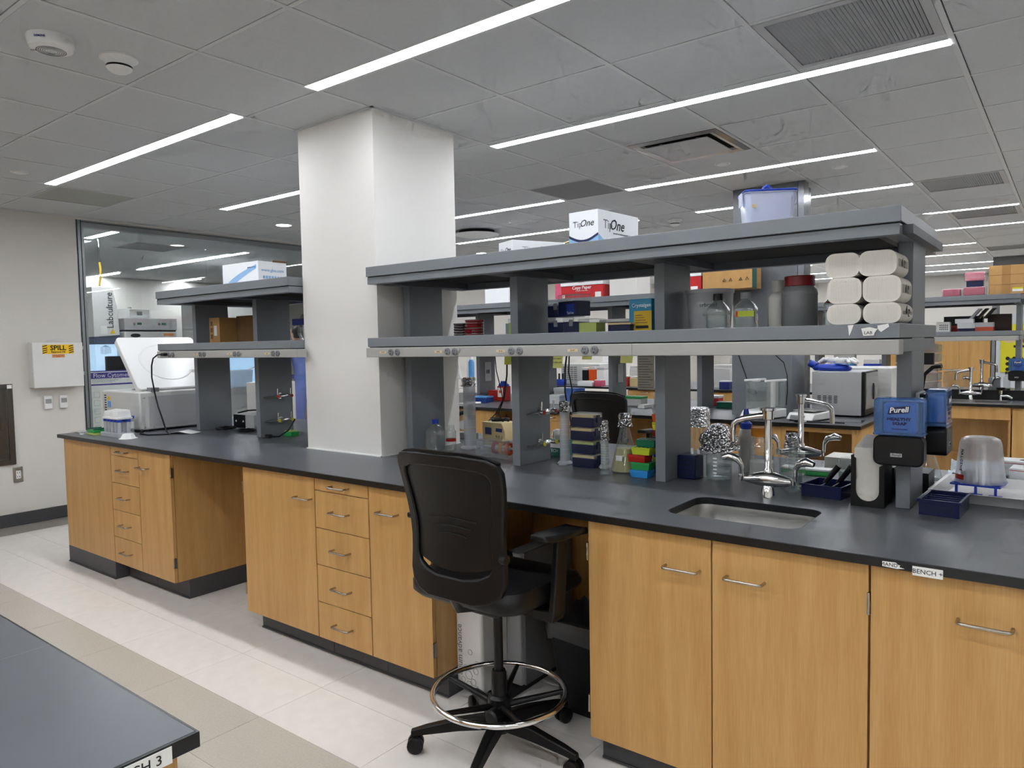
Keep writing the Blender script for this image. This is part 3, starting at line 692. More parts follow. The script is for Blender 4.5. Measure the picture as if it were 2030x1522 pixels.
# ================================================================ drafting chair
def make_chair(label, loc, rz):
    t = thing('drafting_chair', label, 'chair', loc, rz, 'black drafting chairs')
    # five star base
    hub = MB().lathe([(.0, .075), (.04, .075), (.045, .09), (.045, .125), (.03, .135), (.03, .14), (0, .14)], n=20)
    obj('base_hub', hub, BLACK, t, smooth=40)
    for k in range(5):
        a = math.radians(3+72*k); ca, sa = math.cos(a), math.sin(a)
        def P(r, l, z): return (r*ca-l*sa, r*sa+l*ca, z)
        b = MB()
        sec = [(.035, .026, .085, .135), (.15, .023, .082, .122), (.27, .019, .07, .098), (.325, .015, .062, .083)]
        vs = [P(r, s*w_, z) for r, w_, za, zb in sec for s, z in ((-1, za), (1, za), (.7, zb), (-.7, zb))]
        fs = [(0, 1, 2, 3), (12, 15, 14, 13)]
        for i in range(3): fs += [(i*4+q, i*4+(q+1) % 4, i*4+4+(q+1) % 4, i*4+4+q) for q in range(4)]
        obj('base_arm', b.add(vs, fs), BLACK, t, bev=.004)
        c = obj('caster', MB().tube([P(.31, 0, .065), P(.31, 0, .045)], .008, 8).tube([P(.31, -.028, .03), P(.31, -.022, .03), P(.31, -.006, .03), P(.31, -.004, .03)], [.022, .03, .03, .018], 16).tube([P(.31, .004, .03), P(.31, .006, .03), P(.31, .022, .03), P(.31, .028, .03)], [.018, .03, .03, .022], 16), BLACK, t, smooth=40)
    obj('gas_column', MB().lathe([(.028, .13), (.028, .29), (.024, .30), (0, .30)], n=20).lathe([(.017, .29), (.017, .56)], n=16), BLACK, t, smooth=40)
    # footring
    zr = .215; ring = [(.243*math.cos(2*PI*i/48), .243*math.sin(2*PI*i/48), zr) for i in range(48)]
    obj('foot_ring', MB().tube(ring, .0105, 10, True), CHROME, t, smooth=60)
    for k in range(5):
        a = math.radians(39+72*k)
        obj('ring_spoke', MB().tube([(.03*math.cos(a), .03*math.sin(a), .17), (.236*math.cos(a), .236*math.sin(a), zr-.004)], [.013, .009], 8), BLACK, t, smooth=50)
    obj('ring_collar', MB().lathe([(.03, .14), (.042, .145), (.042, .2), (.032, .21), (.0, .21)], n=20), BLACK, t, smooth=40)
    obj('ring_knob', MB().lathe([(0, -.10), (.022, -.098), (.028, -.09), (.028, -.065), (.016, -.06), (.016, -.03)], (.035, 0, .165), 14, 'y'), BLACK, t, smooth=30)
    # seat
    obj('seat_mechanism', MB().box(-.09, .09, -.12, .12, .54, .60), BLACK, t, bev=.012)
    pts = rrect(-.25, .25, -.23, .24, .09, 6); n = len(pts); b = MB(); lay = [(.93, .60), (1, .618), (1.0, .65), (.95, .672), (.7, .676), (.3, .668)]
    vs = [(p[0]*s_, p[1]*s_, z+(-.03*max(0, p[1]*s_-.12)/.12 if z > .62 else 0)) for s_, z in lay for p in pts]; fs = [tuple(range(n))[::-1]]
    for i in range(len(lay)-1): fs += [(i*n+q, i*n+(q+1) % n, (i+1)*n+(q+1) % n, (i+1)*n+q) for q in range(n)]
    fs.append(tuple(range((len(lay)-1)*n, len(lay)*n)))
    obj('seat', b.add(vs, fs), BLACKL, t, smooth=50)
    # backrest frame: outline ring with an open window, leaning back a little
    def by(z): return -.265-.05*(z-.62)/.5+.03*math.sin((z-.62)/.5*PI)
    outl = []
    for z, h in ((.628, .10), (.640, .155), (.665, .195), (.70, .21), (.76, .208), (.82, .205), (.88, .208), (.95, .218), (1.02, .228), (1.08, .232), (1.105, .222), (1.122, .19), (1.132, .1)):
        outl.append((h, z))
    P = [(h, z) for h, z in outl]+[(-h, z) for h, z in outl[::-1]]
    inn = []
    for (h, z) in outl:
        inn.append((max(.05, h-.042), .71+(z-.628)*(1.088-.71)/(1.132-.628)))
    Q = [(h, z) for h, z in inn]+[(-h, z) for h, z in inn[::-1]]
    n = len(P); b = MB(); vs = []
    def dep(x, z): return by(z)+.045*(x/.23)**2
    for off in (0, .026):
        vs += [(x, dep(x, z)+off, z) for x, z in P]; vs += [(x, dep(x, z)+off*.8+.002, z) for x, z in Q]
    fs = []
    for i in range(n):
        j = (i+1) % n
        fs += [(i, j, n+j, n+i), (2*n+i, 3*n+i, 3*n+j, 2*n+j), (i, 2*n+i, 2*n+j, j), (n+i, n+j, 3*n+j, 3*n+i)]
    obj('back_frame', b.add(vs, fs), BLACK, t, bev=.006, smooth=60)
    # padded back inside the frame, its curved lower edge leaves an opening above the seat
    b = MB(); xs = 9; zs = 9; vs = []; fs = []
    for off in (.012, .05):
        for r in range(zs):
            z = .765+(1.142-.765)*r/(zs-1)
            hw = .192+.03*(r/(zs-1))
            for c in range(xs):
                u = -1+2*c/(xs-1); zz = z-(.035*(1-u*u) if r == 0 else (.018*(1-u*u) if r == 1 else 0))-(.03*u*u*u*u if r == zs-1 else 0)
                o_ = off-(.022 if off > .04 and (r in (0, zs-1) or c in (0, xs-1)) else 0)
                vs.append((u*hw, dep(u*hw, zz)+o_, zz))
    N = xs*zs
    for r in range(zs-1):
        for c in range(xs-1):
            a = r*xs+c; fs += [(a, a+1, a+xs+1, a+xs), (N+a, N+a+xs, N+a+xs+1, N+a+1)]
    for c in range(xs-1): fs += [(c, N+c, N+c+1, c+1), ((zs-1)*xs+c, (zs-1)*xs+c+1, N+(zs-1)*xs+c+1, N+(zs-1)*xs+c)]
    for r in range(zs-1): fs += [(r*xs, (r+1)*xs, N+(r+1)*xs, N+r*xs), (r*xs+xs-1, N+r*xs+xs-1, N+(r+1)*xs+xs-1, (r+1)*xs+xs-1)]
    obj('back_pad', b.add(vs, fs), BLACKL, t, smooth=60)
    for q, z in enumerate((.905, .878, .851)):
        hw = .105-.022*q; pts = [(hw*(-1+2*i/8)+.01, dep(hw*(-1+2*i/8), z)+.0095, z+.008*(1-(-1+2*i/8)**2)) for i in range(9)]
        obj('lumbar_slot', MB().tube(pts, .0022, 6), DARKGAP, t)
    obj('back_bracket', MB().tube([(0, -.23, .66), (0, -.2, .60), (0, -.1, .575)], [.03, .03, .028], 8), BLACK, t, smooth=50)
    obj('side_knob', MB().lathe([(0, .03), (.016, .028), (.018, .012), (.01, .0)], (.205, -.235, .80), 12, 'x'), BLACK, t, smooth=40)
    # armrests
    for s in (-1, 1):
        b = MB(); pad = []
        prof = [(-.14, .030), (-.1, .042), (0, .046), (.09, .043), (.125, .028)]
        n = len(prof); vs = []
        for z in (0, .022):
            vs += [(s*.285+h, y, .835+z+(.012 if y < -.1 else 0)-(.018 if y > .1 else 0)) for y, h in prof]+[(s*.285-h, y, .835+z+(.012 if y < -.1 else 0)-(.018 if y > .1 else 0)) for y, h in prof[::-1]]
        m_ = 2*n; fs = [tuple(range(m_))[::-1], tuple(range(m_, 2*m_))]+[(i, (i+1) % m_, m_+(i+1) % m_, m_+i) for i in range(m_)]
        a = obj('armrest', b.add(vs, fs), BLACKL, t, bev=.008, seg=3)
        obj('arm_post', MB().hexa([(s*.27-.012, -.05, .56), (s*.27+.012, -.05, .56), (s*.27+.012, .02, .56), (s*.27-.012, .02, .56)], [(s*.28-.012, -.03, .835), (s*.28+.012, -.03, .835), (s*.28+.012, .035, .835), (s*.28-.012, .035, .835)]), BLACK, t, bev=.006)
        obj('arm_bracket', MB().hexa([(s*.08, -.06, .555), (s*.275, -.05, .545), (s*.275, .02, .545), (s*.08, .02, .555)], [(s*.08, -.06, .58), (s*.28, -.05, .585), (s*.28, .02, .585), (s*.08, .02, .58)]), BLACK, t, bev=.004)
    return t
chair = make_chair('black drafting chair with chrome foot ring pulled up to the near bench', (4.02, -.06, 0), 0.0)
dup(chair, (2.99, 2.62, 0), .0, 'black drafting chair at the second bench, seen through the shelf')
# under the bench
t = thing('water_purifier', 'white and grey water purifier cabinet under the bench behind the chair', 'appliance', (3.705, .455, 0))
obj('white_panel', MB().box(-.1, .045, -.29, -.1, .03, .50), WHITE, t, bev=.012)
obj('grey_body', MB().box(.047, .125, -.13, .26, .03, .60), LGREY, t, bev=.006)
obj('side_panel', MB().box(.125, .135, -.11, .26, .03, .60), MGREY, t); obj('display_head', MB().box(-.04, .09, -.2, -.1, .50, .60), BLACK, t, bev=.008); obj('screen', MB().box(.0, .05, -.202, -.199, .53, .58), PALEG, t)
obj('foot', MB().box(-.09, .12, -.2, .25, 0, .03), BLACK, t)
txt(t, 'arium advance', .042, MGREY, (-.078, -.2915, .20), (PI/2, -PI/2, 0), name='lettering', sx=.9)
for (hx_, hz, r_) in ((-.03, .10, .02), (-.005, .075, .015), (-.03, .062, .013), (.01, .125, .014), (-.06, .075, .012), (-.02, .20, .012), (.018, .16, .011), (.012, .052, .013), (-.045, .13, .012)):
    obj('hexagon_print', MB().tube([(hx_+r_*math.cos(PI/3*k), -.2915, hz+r_*math.sin(PI/3*k)) for k in range(6)], .0008, 4, True), MGREY, t)
t = thing('waste_bin', 'black waste bin with grey plastic liner under the bench', 'bin', (4.165, .42, 0))
b = MB(); lay = [(.13, .10, 0), (.14, .11, .005), (.175, .14, .37), (.17, .135, .37), (.14, .105, .02)]
pts = [rrect(-a, a, -c, c, .04, 5) for a, c, z in lay]; n = len(pts[0]); vs = [(p[0], p[1], lay[i][2]) for i, L in enumerate(pts) for p in L]; fs = [tuple(range(n))[::-1]]
for i in range(4): fs += [(i*n+q, i*n+(q+1) % n, (i+1)*n+(q+1) % n, (i+1)*n+q) for q in range(n)]
fs.append(tuple(range(4*n, 5*n))); obj('body', b.add(vs, fs), BLACK, t, smooth=40)
b = MB(); vs = []
for (e, z) in ((.006, .30), (.012, .34), (.008, .385), (-.006, .38), (-.02, .25)):
    vs += [(p[0]+random.uniform(-.004, .004), p[1]+random.uniform(-.004, .004), z+random.uniform(-.012, .012)) for p in rrect(-.172-e, .172+e, -.137-e, .137+e, .04, 5)]
fs = []
for i in range(4): fs += [(i*n+q, i*n+(q+1) % n, (i+1)*n+(q+1) % n, (i+1)*n+q) for q in range(n)]
obj('liner', b.add(vs, fs), clear('bin liner', 'c8c8c8', .06, .3, ('55565a', .6)), t, smooth=60)
solo('wall_outlet', 'white outlet box inside the knee space above the waste bin', 'outlet', MB().box(-.04, .04, -.02, 0, -.06, .06), WHITE, (4.25, .748, .62), bev=.004)
# ================================================================ things on the near bench
def cap_ring(t, r, z0, z1, m, name='cap', n=24):
    return obj(name, MB().lathe([(0, z0), (r, z0), (r, z1-.002), (r-.002, z1), (0, z1)], n=n), m, t, smooth=35)
def bottle(label, loc, r, h, nr, sh, body, capm, cap_h=.025, fill=None, fillz=.5, name='bottle', sq=False, cat='bottle', group=None, foil=False, neck=.03, rz=0):
    t = thing(name, label, cat, loc, rz, group); hs = h-cap_h-neck-sh*.0
    z1 = h-neck-sh
    prof = [(0, 0), (r*.93, 0), (r, .006), (r, z1), (r*.97, z1+sh*.25), (r*.75, z1+sh*.62), (nr, z1+sh), (nr, h-.002)]
    if sq:
        b = MB(); vs = []; fs = []; L = []
        for q, z in prof[1:]: L.append([(p[0], p[1], z) for p in rrect(-q, q, -q, q, min(q*.98, max(.012, r*.35 if q > nr*1.3 else q*.98)), 5)])
        n = len(L[0]); vs = [p for l in L for p in l]
        for i in range(len(L)-1): fs += [(i*n+k, i*n+(k+1) % n, (i+1)*n+(k+1) % n, (i+1)*n+k) for k in range(n)]
        fs.append(tuple(range(n))[::-1]); obj('body', b.add(vs, fs), body, t, smooth=50)
    else: obj('body', MB().lathe(prof, n=28), body, t, smooth=45)
    if fill:
        fz = z1*fillz
        if sq: obj('liquid', MB().prism(rrect(-r*.93, r*.93, -r*.93, r*.93, r*.33, 5), .004, fz, 'z'), fill, t, smooth=40)
        else: obj('liquid', MB().lathe([(0, .004), (r*.94, .004), (r*.95, fz), (0, fz)], n=28), fill, t, smooth=40)
    if foil: foil_cap(t, nr*1.35, h-.045, .05)
    elif capm: cap_ring(t, nr*1.22, h-cap_h, h+.004, capm)
    return t
def foil_cap(t, r, z, h, n=16, name='foil_cover'):
    b = MB().lathe([(r*1.12, z-.004), (r*1.0, z+h*.2), (r*.92, z+h*.5), (r*1.0, z+h*.8), (r*.85, z+h), (r*.4, z+h*1.03), (0, z+h*1.01)], n=n, jit=.07)
    return obj(name, b, FOIL, t, smooth=25)
def cylinder(label, x, y, r, h, foil=True, m=None, z=CT):
    t = thing('graduated_cylinder', label, 'cylinder', (x, y, z))
    m = m or FROST
    obj('foot', MB().prism([(r*1.75*math.cos(PI/3*k+.3), r*1.75*math.sin(PI/3*k+.3)) for k in range(6)], 0, .006, 'z').lathe([(r*1.6, .006), (r*1.05, .018)], n=20), m, t, smooth=40)
    obj('tube', MB().lathe([(r*.9, .012), (r, .018), (r, h), (r*1.08, h+.004)], n=24), m, t, smooth=45)
    for k in range(8): obj('graduation', MB().lathe([(r*1.008, .05+k*(h-.1)/8), (r*1.008, .0512+k*(h-.1)/8)], n=20), LGREY, t)
    if foil: foil_cap(t, r*1.12, h-.035, .045)
    return t
def carton(name, label, cat, loc, w, d, h, m, rz=0.0, group=None):
    t = thing(name, label, cat, loc, rz, group); obj('box_body', MB().box(-w/2, w/2, -d/2, d/2, 0, h), m, t, bev=.0015); return t
# -- far left end
t = thing('centrifuge', 'grey benchtop centrifuge with its white lid raised at the far left', 'centrifuge', (.17, .68, CT))
obj('housing', MB().box(-.30, .29, -.314, .32, .012, .283), OFFW, t, bev=.01)
obj('rear_panel', MB().box(.2901, .2925, -.25, .27, .03, .25), LGREY, t)
for sx in (-.26, .25):
    for sy in (-.27, .28): obj('foot', MB().cyl((sx, sy, 0), .02, .014, 12), BLACK, t)
for k in range(9):
    obj('vent_slot', MB().box(-.255, -.225, -.3155, -.3135, .1+.018*k, .108+.018*k), DARKGAP, t)
for k in range(4):
    obj('vent_slot', MB().box(.07+(k % 2)*.06, .12+(k % 2)*.06, -.3155, -.3135, .06+.018*(k//2), .066+.018*(k//2)), DARKGAP, t)
    obj('vent_slot', MB().box(.2895, .2935, .24, .275, .06+.016*k, .066+.016*k), DARKGAP, t)
obj('sticker', MB().box(-.205, -.165, -.3152, -.314, .215, .24), HAZY, t); obj('sticker', MB().box(-.205, -.155, -.3152, -.314, .16, .207), LBLUE, t)
obj('screw', MB().cyl((.2925, -.28, .24), .006, .003, 10, 'x').cyl((.2925, -.28, .03), .006, .003, 10, 'x').cyl((.2925, -.22, .03), .006, .003, 10, 'x'), STEEL, t)
obj('rotor_well', MB().lathe([(.17, .284), (.19, .288), (.2, .284)], (-.03, 0, 0), 28), BLACK, t, smooth=40)
lid = MB(); h0 = Vector((.235, 0, .30)); dirn = Vector((-.335, 0, .385)).normalized(); nrm = Vector((dirn.z, 0, -dirn.x))
def LP(a, y, d): q = h0+dirn*a+nrm*d; return (q.x, y, q.z)
lp = rrect(-.29, .30, 0, .50, .03, 4)
lid.add([LP(p[1], p[0], -.045) for p in lp]+[LP(p[1], p[0], 0) for p in lp], [tuple(range(len(lp)))[::-1], tuple(range(len(lp), 2*len(lp)))]+[(i, (i+1) % len(lp), len(lp)+(i+1) % len(lp), len(lp)+i) for i in range(len(lp))])
obj('lid', lid, WHITEG, t, bev=.006)
b = MB(); ring = []
for k in range(25):
    a = math.radians(30+300*k/24); ring.append(LP(.25+.17*math.sin(a), .0+.19*math.cos(a), .001))
obj('lid_bulge', MB().tube([(p[0]-.006*nrm.x, p[1], p[2]-.006*nrm.z) for p in ring], .009, 8), WHITEG, t, smooth=60)
b = MB().add([LP(.15+.014*math.sin(2*PI*k/16), .17+.026*math.cos(2*PI*k/16), .0008) for k in range(16)], [tuple(range(16))]); obj('badge', b, STEELD, t)
for y in (-.2, .2): obj('lid_hinge', MB().box(.22, .29, y-.03, y+.03, .28, .31), MGREY, t, bev=.003)
t = thing('tube_rack', 'frosted rack of blue-capped conical tubes at the far left', 'tube rack', (.545, .17, CT))
obj('tray', MB().box(-.13, .13, -.055, .055, 0, .03), FROST, t, bev=.004)
for i in range(5):
    for j in range(2):
        x, y = -.1+.05*i, -.028+.055*j
        tb = obj('conical_tube', MB().lathe([(0, .006), (.006, .008), (.0135, .03), (.0135, .105)], (x, y, 0), 14), FROST, t, smooth=40)
        obj('tube_cap', MB().lathe([(.0165, .102), (.0165, .116), (.015, .118), (0, .118)], (x, y, 0), 14), BLUE, tb, smooth=35)
t = thing('tube_comb', 'white comb-like tube block lying on the blue-capped tubes', 'tube rack', (.545, .175, CT+.1190))
obj('plate', MB().box(-.11, .11, -.05, .05, 0, .014), WHITE, t, bev=.002)
for i in range(10): obj('tooth', MB().hexa([(-.105+.021*i, -.045, .014), (-.089+.021*i, -.045, .014), (-.089+.021*i, .045, .014), (-.105+.021*i, .045, .014)], [(-.1+.021*i, -.04, .05), (-.096+.021*i, -.04, .05), (-.096+.021*i, .04, .062), (-.1+.021*i, .04, .062)]), WHITE, t)
for i, (x, y) in enumerate(((.37, .31), (.41, .33))):
    t = thing('conical_tube', ['loose blue-capped tube standing left of the tube rack', 'second loose blue-capped tube left of the tube rack'][i], 'tube', (x, y, CT), 0, 'loose blue-capped tubes')
    obj('tube_body', MB().lathe([(0, 0), (.013, 0), (.0135, .02), (.0135, .105)], n=14), FROST, t, smooth=40); obj('tube_cap', MB().lathe([(.0165, .102), (.0165, .118), (0, .118)], n=14), BLUE, t, smooth=35)
    obj('tube_label', MB().lathe([(.0138, .03), (.0138, .08)], n=14), PAPER, t)
t = thing('gel_rack', 'green slotted rack with glass plates at the left bench corner', 'rack', (.29, .15, CT))
obj('base', MB().box(-.055, .055, -.05, .05, 0, .014), PALEG, t, bev=.002); obj('green_plate', MB().box(-.05, .055, -.045, .05, .014, .034), GREEN, t, bev=.002); obj('glass_plate', MB().box(-.052, .05, -.048, .048, .038, .042), GLASS, t); obj('rail', MB().box(-.05, -.042, -.045, .045, .034, .046).box(.042, .05, -.045, .045, .034, .046), DGREEN, t)
t = thing('plastic_sleeve', 'crumpled clear plastic sleeve on the left end of the bench', 'plastic bag', (.15, .12, CT))
b = MB(); N = 7; vs = [(-.1+.2*i/(N-1), -.07+.14*j/(N-1), .004+random.uniform(0, .016)) for i in range(N) for j in range(N)]
b.add(vs, [(i*N+j, (i+1)*N+j, (i+1)*N+j+1, i*N+j+1) for i in range(N-1) for j in range(N-1)]); obj('film', b, CLEARP, t, smooth=30)
t = thing('weighing_boat', 'small white upturned weighing boat in front of the tube rack', 'dish', (.742, .15, CT))
obj('dish', MB().lathe([(0, .032), (.028, .032), (.034, .03), (.05, .004), (.06, .002), (.06, 0)], n=8), WHITE, t, smooth=25)
t = thing('leaflet', 'folded printed leaflet lying right of the centrifuge', 'paper', (.79, .50, CT), .5)
obj('sheet', MB().add([(-.1, -.06, .001), (0, -.06, .018), (.1, -.06, .002), (.1, .06, .002), (0, .06, .018), (-.1, .06, .001)], [(0, 1, 4, 5), (1, 2, 3, 4)]), PAPER, t)
for k in range(5): obj('print_line', MB().add([(-.085, -.045+.02*k, .0042), (-.01, -.045+.02*k, .0172), (-.01, -.039+.02*k, .0172), (-.085, -.039+.02*k, .0042)], [(0, 1, 2, 3)]), MGREY, t)
t = thing('hanging_cable', 'black power cord hanging from the left raceway down to the bench', 'cord', (0, 0, 0))
obj('plug', MB().box(.80, .845, .355, .385, 1.445, 1.466), BLACK, t, bev=.005)
P = [(.80, .37, 1.456), (.76, .36, 1.455), (.715, .35, 1.43), (.69, .35, 1.38), (.685, .35, 1.3), (.695, .36, 1.2), (.715, .37, 1.1), (.745, .385, 1.0), (.775, .39, .93), (.79, .40, .914)]
obj('cable', MB().tube(P, .005, 8), BLACK, t, smooth=60); obj('floor_loop', MB().tube([(.79, .40, .914), (.7, .30, .913), (.6, .30, .913), (.52, .33, .914), (.5, .36, .93)], .005, 8), BLACK, t, smooth=60)
# under / on the left shelf
t = thing('power_supply', 'black and grey electrophoresis power supply behind the left upright', 'appliance', (.99, .93, CT))
obj('case', MB().box(-.13, .13, -.09, .09, .006, .11), LGREY, t, bev=.004); obj('front_panel', MB().box(-.125, .02, -.093, -.09, .012, .105), BLACK, t); obj('top_cable', MB().tube([(-.12, -.06, .112), (-.05, -.02, .13), (.03, .0, .135), (.1, .02, .115)], .006, 8), BLACK, t, smooth=60)
for s in (0, .09): obj('jack', MB().cyl((-.09+s, -.096, .06), .007, .005, 10, 'y'), WHITE, t)
t = thing('coiled_cable', 'black cable coiled on the bench beside the power supply', 'cord', (1.12, .78, CT)); obj('coil', MB().tube([((.06+.004*k % .02)*math.cos(k*.55), (.045)*math.sin(k*.55), .007+.002*(k % 5)) for k in range(34)], .005, 6), BLACK, t, smooth=60)
t = thing('coiled_cable', 'black cable lying in loops left of the power supply', 'cord', (.86, .78, CT)); obj('coil', MB().tube([((.05+.006*(k % 4))*math.cos(k*.6), .07*math.sin(k*.6), .007+.003*(k % 4)) for k in range(30)], .005, 6), BLACK, t, smooth=60)
carton('adapter', 'small white power adapter lying right of the power supply', 'adapter', (1.20, .94, CT), .08, .06, .05, WHITE)
t = thing('coiled_cable', 'black cord with plug lying below the left shelf taps', 'cord', (1.585, .70, CT)); obj('cable', MB().tube([(.12, .06, .12), (.1, .02, .05), (.06, -.02, .012), (.0, -.04, .008)], .005, 8), BLACK, t, smooth=60); obj('plug', MB().box(-.05, 0, -.055, -.03, 0, .022), BLACK, t, bev=.004)
t = thing('soap_dish', 'bright green plastic dish beside the left shelf upright', 'dish', (1.6, .80, CT)); obj('tray', MB().box(-.045, .045, -.03, .03, 0, .03), GREEN, t, bev=.004); obj('sponge', MB().box(-.038, .038, -.024, .024, .03, .036), PALEG, t, bev=.002)
t = thing('vacuum_pump', 'white vacuum pump partly hidden by the white column', 'pump', (1.86, 1.0, CT)); obj('housing', MB().lathe([(0, 0), (.09, 0), (.1, .02), (.1, .09), (.08, .12), (0, .125)], n=24), OFFW, t, smooth=45); obj('neck', MB().lathe([(.03, .12), (.03, .17), (.02, .18), (0, .18)], n=16), FROST, t, smooth=40); obj('hose', MB().tube([(-.02, -.09, .06), (-.09, -.1, .09), (-.05, -.05, .2), (-.02, .05, .35), (.0, .1, .45)], .006, 8), BLACK, t, smooth=60)
for k in range(4): obj('vent_slot', MB().tube([(-.095*math.cos(.5+.02*k), -.1*math.sin(.5), .035+.014*k), (-.1*math.cos(.9), -.1*math.sin(.9), .035+.014*k)], .003, 6), DARKGAP, t)
t = carton('styrofoam_box', 'white styrofoam box standing behind the left shelf uprights', 'box', (.62, 1.32, CT), .27, .26, .31, STYRO)
t = carton('carton', 'tall kraft carton with handling symbols on the left shelf', 'carton', (.93, .76, 1.5276), .13, .16, .175, KRAFT)
for k in range(3): obj('symbol', MB().box(-.05, -.022, -.0812, -.0802, .03+.045*k, .06+.045*k), KRAFTD, t)
obj('address_label', MB().box(-.005, .03, -.0812, -.0802, .05, .12), PAPER, t)
t = carton('carton', 'wide dark kraft carton behind the tall one on the left shelf', 'carton', (1.14, .9, 1.5276), .26, .2, .185, KRAFTD)
carton('carton', 'small blue carton leaning against the second left upright', 'carton', (1.40, .86, 1.5276), .03, .15, .14, LBLUE)
t = thing('plastic_bag', 'clear bag of pipettes with a blue label on the left shelf', 'plastic bag', (1.80, .88, 1.5276)); obj('bag', MB().lathe([(0, 0), (.1, .005), (.12, .05), (.11, .12), (.09, .17), (0, .19)], n=14, jit=.05), CLEARP, t, smooth=30); obj('contents', MB().lathe([(0, .006), (.085, .01), (.09, .1), (0, .13)], n=12), WHITE, t, smooth=40); obj('brand_label', MB().box(-.09, .06, -.122, -.118, .10, .14), INKB, t)
t = thing('product_carton', 'white carton with a blue swoosh on top of the left shelf', 'carton', (1.25, .80, 1.8826), .03)
obj('box_body', MB().box(-.2, .2, -.11, .11, 0, .172), CARTON, t, bev=.002)
b = MB(); up = [(-.16+.34*k/10, .02+.13*(k/10)**.6) for k in range(11)]; lo = [(-.10+.28*k/10, .0+.12*(k/10)**.7+.005) for k in range(11)][::-1]
obj('swoosh', b.prism([(min(p[0], .19), p[1]) for p in up+lo], -.1112, -.1102, 'y'), SKYINK, t)
txt(t, 'greiner bio-one', .014, INKB, (.13, -.1115, .135)); txt(t, 'www.gbo.com', .03, SKYINK, (.2012, 0, .115), SIDE, bold=.0004)
for k in range(7): obj('symbol', MB().box(.2002, .2012, -.075+.022*k, -.06+.022*k, .06, .078), SKYINK, t)
obj('open_flap', MB().hexa([(.2, .0, .170), (.2, .11, .170), (.198, .11, .170), (.198, 0, .170)], [(.21, .0, .18), (.21, .11, .18), (.208, .11, .182), (.208, 0, .182)]), KRAFTD, t)
# -- between the column and the middle upright
bottle('empty square glass bottle with blue cap next to the white column', (2.952, .752, CT), .042, .175, .015, .045, GLASS, BLUE, .018, name='glass_bottle', sq=True, neck=.02)
t = bottle('small round glass bottle with red tape beside the square bottle', (2.965, .86, CT), .028, .14, .018, .02, GLASS, None, name='glass_bottle', neck=.02); obj('tape', MB().lathe([(.0285, .05), (.0285, .064)], n=20), RED, t)
cylinder('tall frosted measuring cylinder with foil top left of the middle upright', 3.012, .965, .034, .385)
t = thing('tape_dispenser', 'black round tape dispenser behind the tall cylinder', 'dispenser', (2.70, 1.27, CT)); obj('wheel', MB().tube([(.075*math.cos(2*PI*k/28), 0, .085+.075*math.sin(2*PI*k/28)) for k in range(28)], .014, 8, True), BLACK, t, smooth=60); obj('foot', MB().box(-.07, .09, -.03, .03, 0, .04), MGREY, t, bev=.005); obj('hub', MB().cyl((0, -.015, .085), .03, .03, 16, 'y'), WHITE, t)
t = thing('kraft_rack', 'cream cardboard freezer box with blue labels behind the cylinder', 'box', (3.09, 1.15, CT), -.2); obj('box_body', MB().prism([(-.10, 0), (.10, 0), (.10, .085), (.07, .135), (-.10, .135)], -.06, .06, 'y'), CREAM, t, bev=.002); obj('blue_label', MB().box(-.075, -.02, -.0612, -.0602, .065, .105), INKB, t); obj('blue_label', MB().box(.02, .075, -.0612, -.0602, .085, .105), INKB, t); txt(t, '9.8-1', .03, INK, (.05, -.0615, .055), name='handwriting')
t = thing('cable_nest', 'loop of black cable and plugs lying on the cream freezer box', 'cord', (3.08, 1.15, CT+.1360)); obj('coil', MB().tube([(.06*math.cos(k*.7), .04*math.sin(k*.7), .006+.0022*(k % 6)) for k in range(24)], .005, 6), BLACK, t, smooth=60)
t = thing('acrylic_tube_rack', 'clear acrylic rack with tape rolls left of the middle upright', 'rack', (3.31, .83, CT), -.1)
obj('frame', MB().box(-.10, .13, -.055, -.051, 0, .08).box(-.10, .13, .051, .055, 0, .08).box(-.10, -.096, -.051, .051, 0, .08).box(-.1, .13, -.055, .055, .08, .084), CLEARP, t); obj('rod', MB().cyl((-.09, 0, .045), .006, .21, 10, 'x'), OFFW, t)
for k, m_ in enumerate((RED, OCHRE, ORANGE)): obj('tape_roll', MB().tube([(.0+.045*k, .026*math.cos(2*PI*q/20), .045+.026*math.sin(2*PI*q/20)) for q in range(20)], .01, 6, True), m_, t, smooth=60)
t = thing('pen_cup', 'grey cup holding pens behind the acrylic rack', 'cup', (2.96, 1.40, CT)); obj('cup', MB().lathe([(.03, 0), (.035, .08), (.033, .08), (.028, .004), (0, .004)], n=16), MGREY, t, smooth=40)
for k, m_ in enumerate((BLACK, RED, BLACK, BLUE)): obj('pen', MB().tube([(.01*math.cos(k*1.7), .01*math.sin(k*1.7), .01), (.028*math.cos(k*1.7), .028*math.sin(k*1.7), .12+.015*(k % 3))], .004, 6), m_, t)
t = thing('hanging_cable', 'pair of thin cables hanging from the shelf left of the middle upright', 'cord', (3.05, 1.15, 1.43)); obj('cable', MB().tube([(0, 0, 0), (.01, 0, -.1), (.04, 0, -.2), (.06, -.01, -.26), (.0, 0, -.34), (-.07, 0, -.40)], .003, 6), BLACK, t, smooth=60); obj('cable', MB().tube([(.09, 0, 0), (.085, 0, -.12), (.06, 0, -.25), (.02, 0, -.34), (.06, 0, -.40)], .005, 6), BLACK, t, smooth=60)
t = thing('hanging_cable', 'black cables hanging behind the taps of the middle upright', 'cord', (3.56, 1.12, 1.43)); obj('cable', MB().tube([(0, 0, 0), (-.012, 0, -.08), (-.015, 0, -.2), (.0, 0, -.29), (.02, 0, -.36), (.02, 0, -.45), (.03, 0, -.515)], .005, 6), BLACK, t, smooth=60); obj('cable', MB().tube([(.015, 0, 0), (.01, 0, -.1), (.03, 0, -.19), (.015, 0, -.28), (.0, 0, -.34)], .004, 6), BLACK, t, smooth=60)
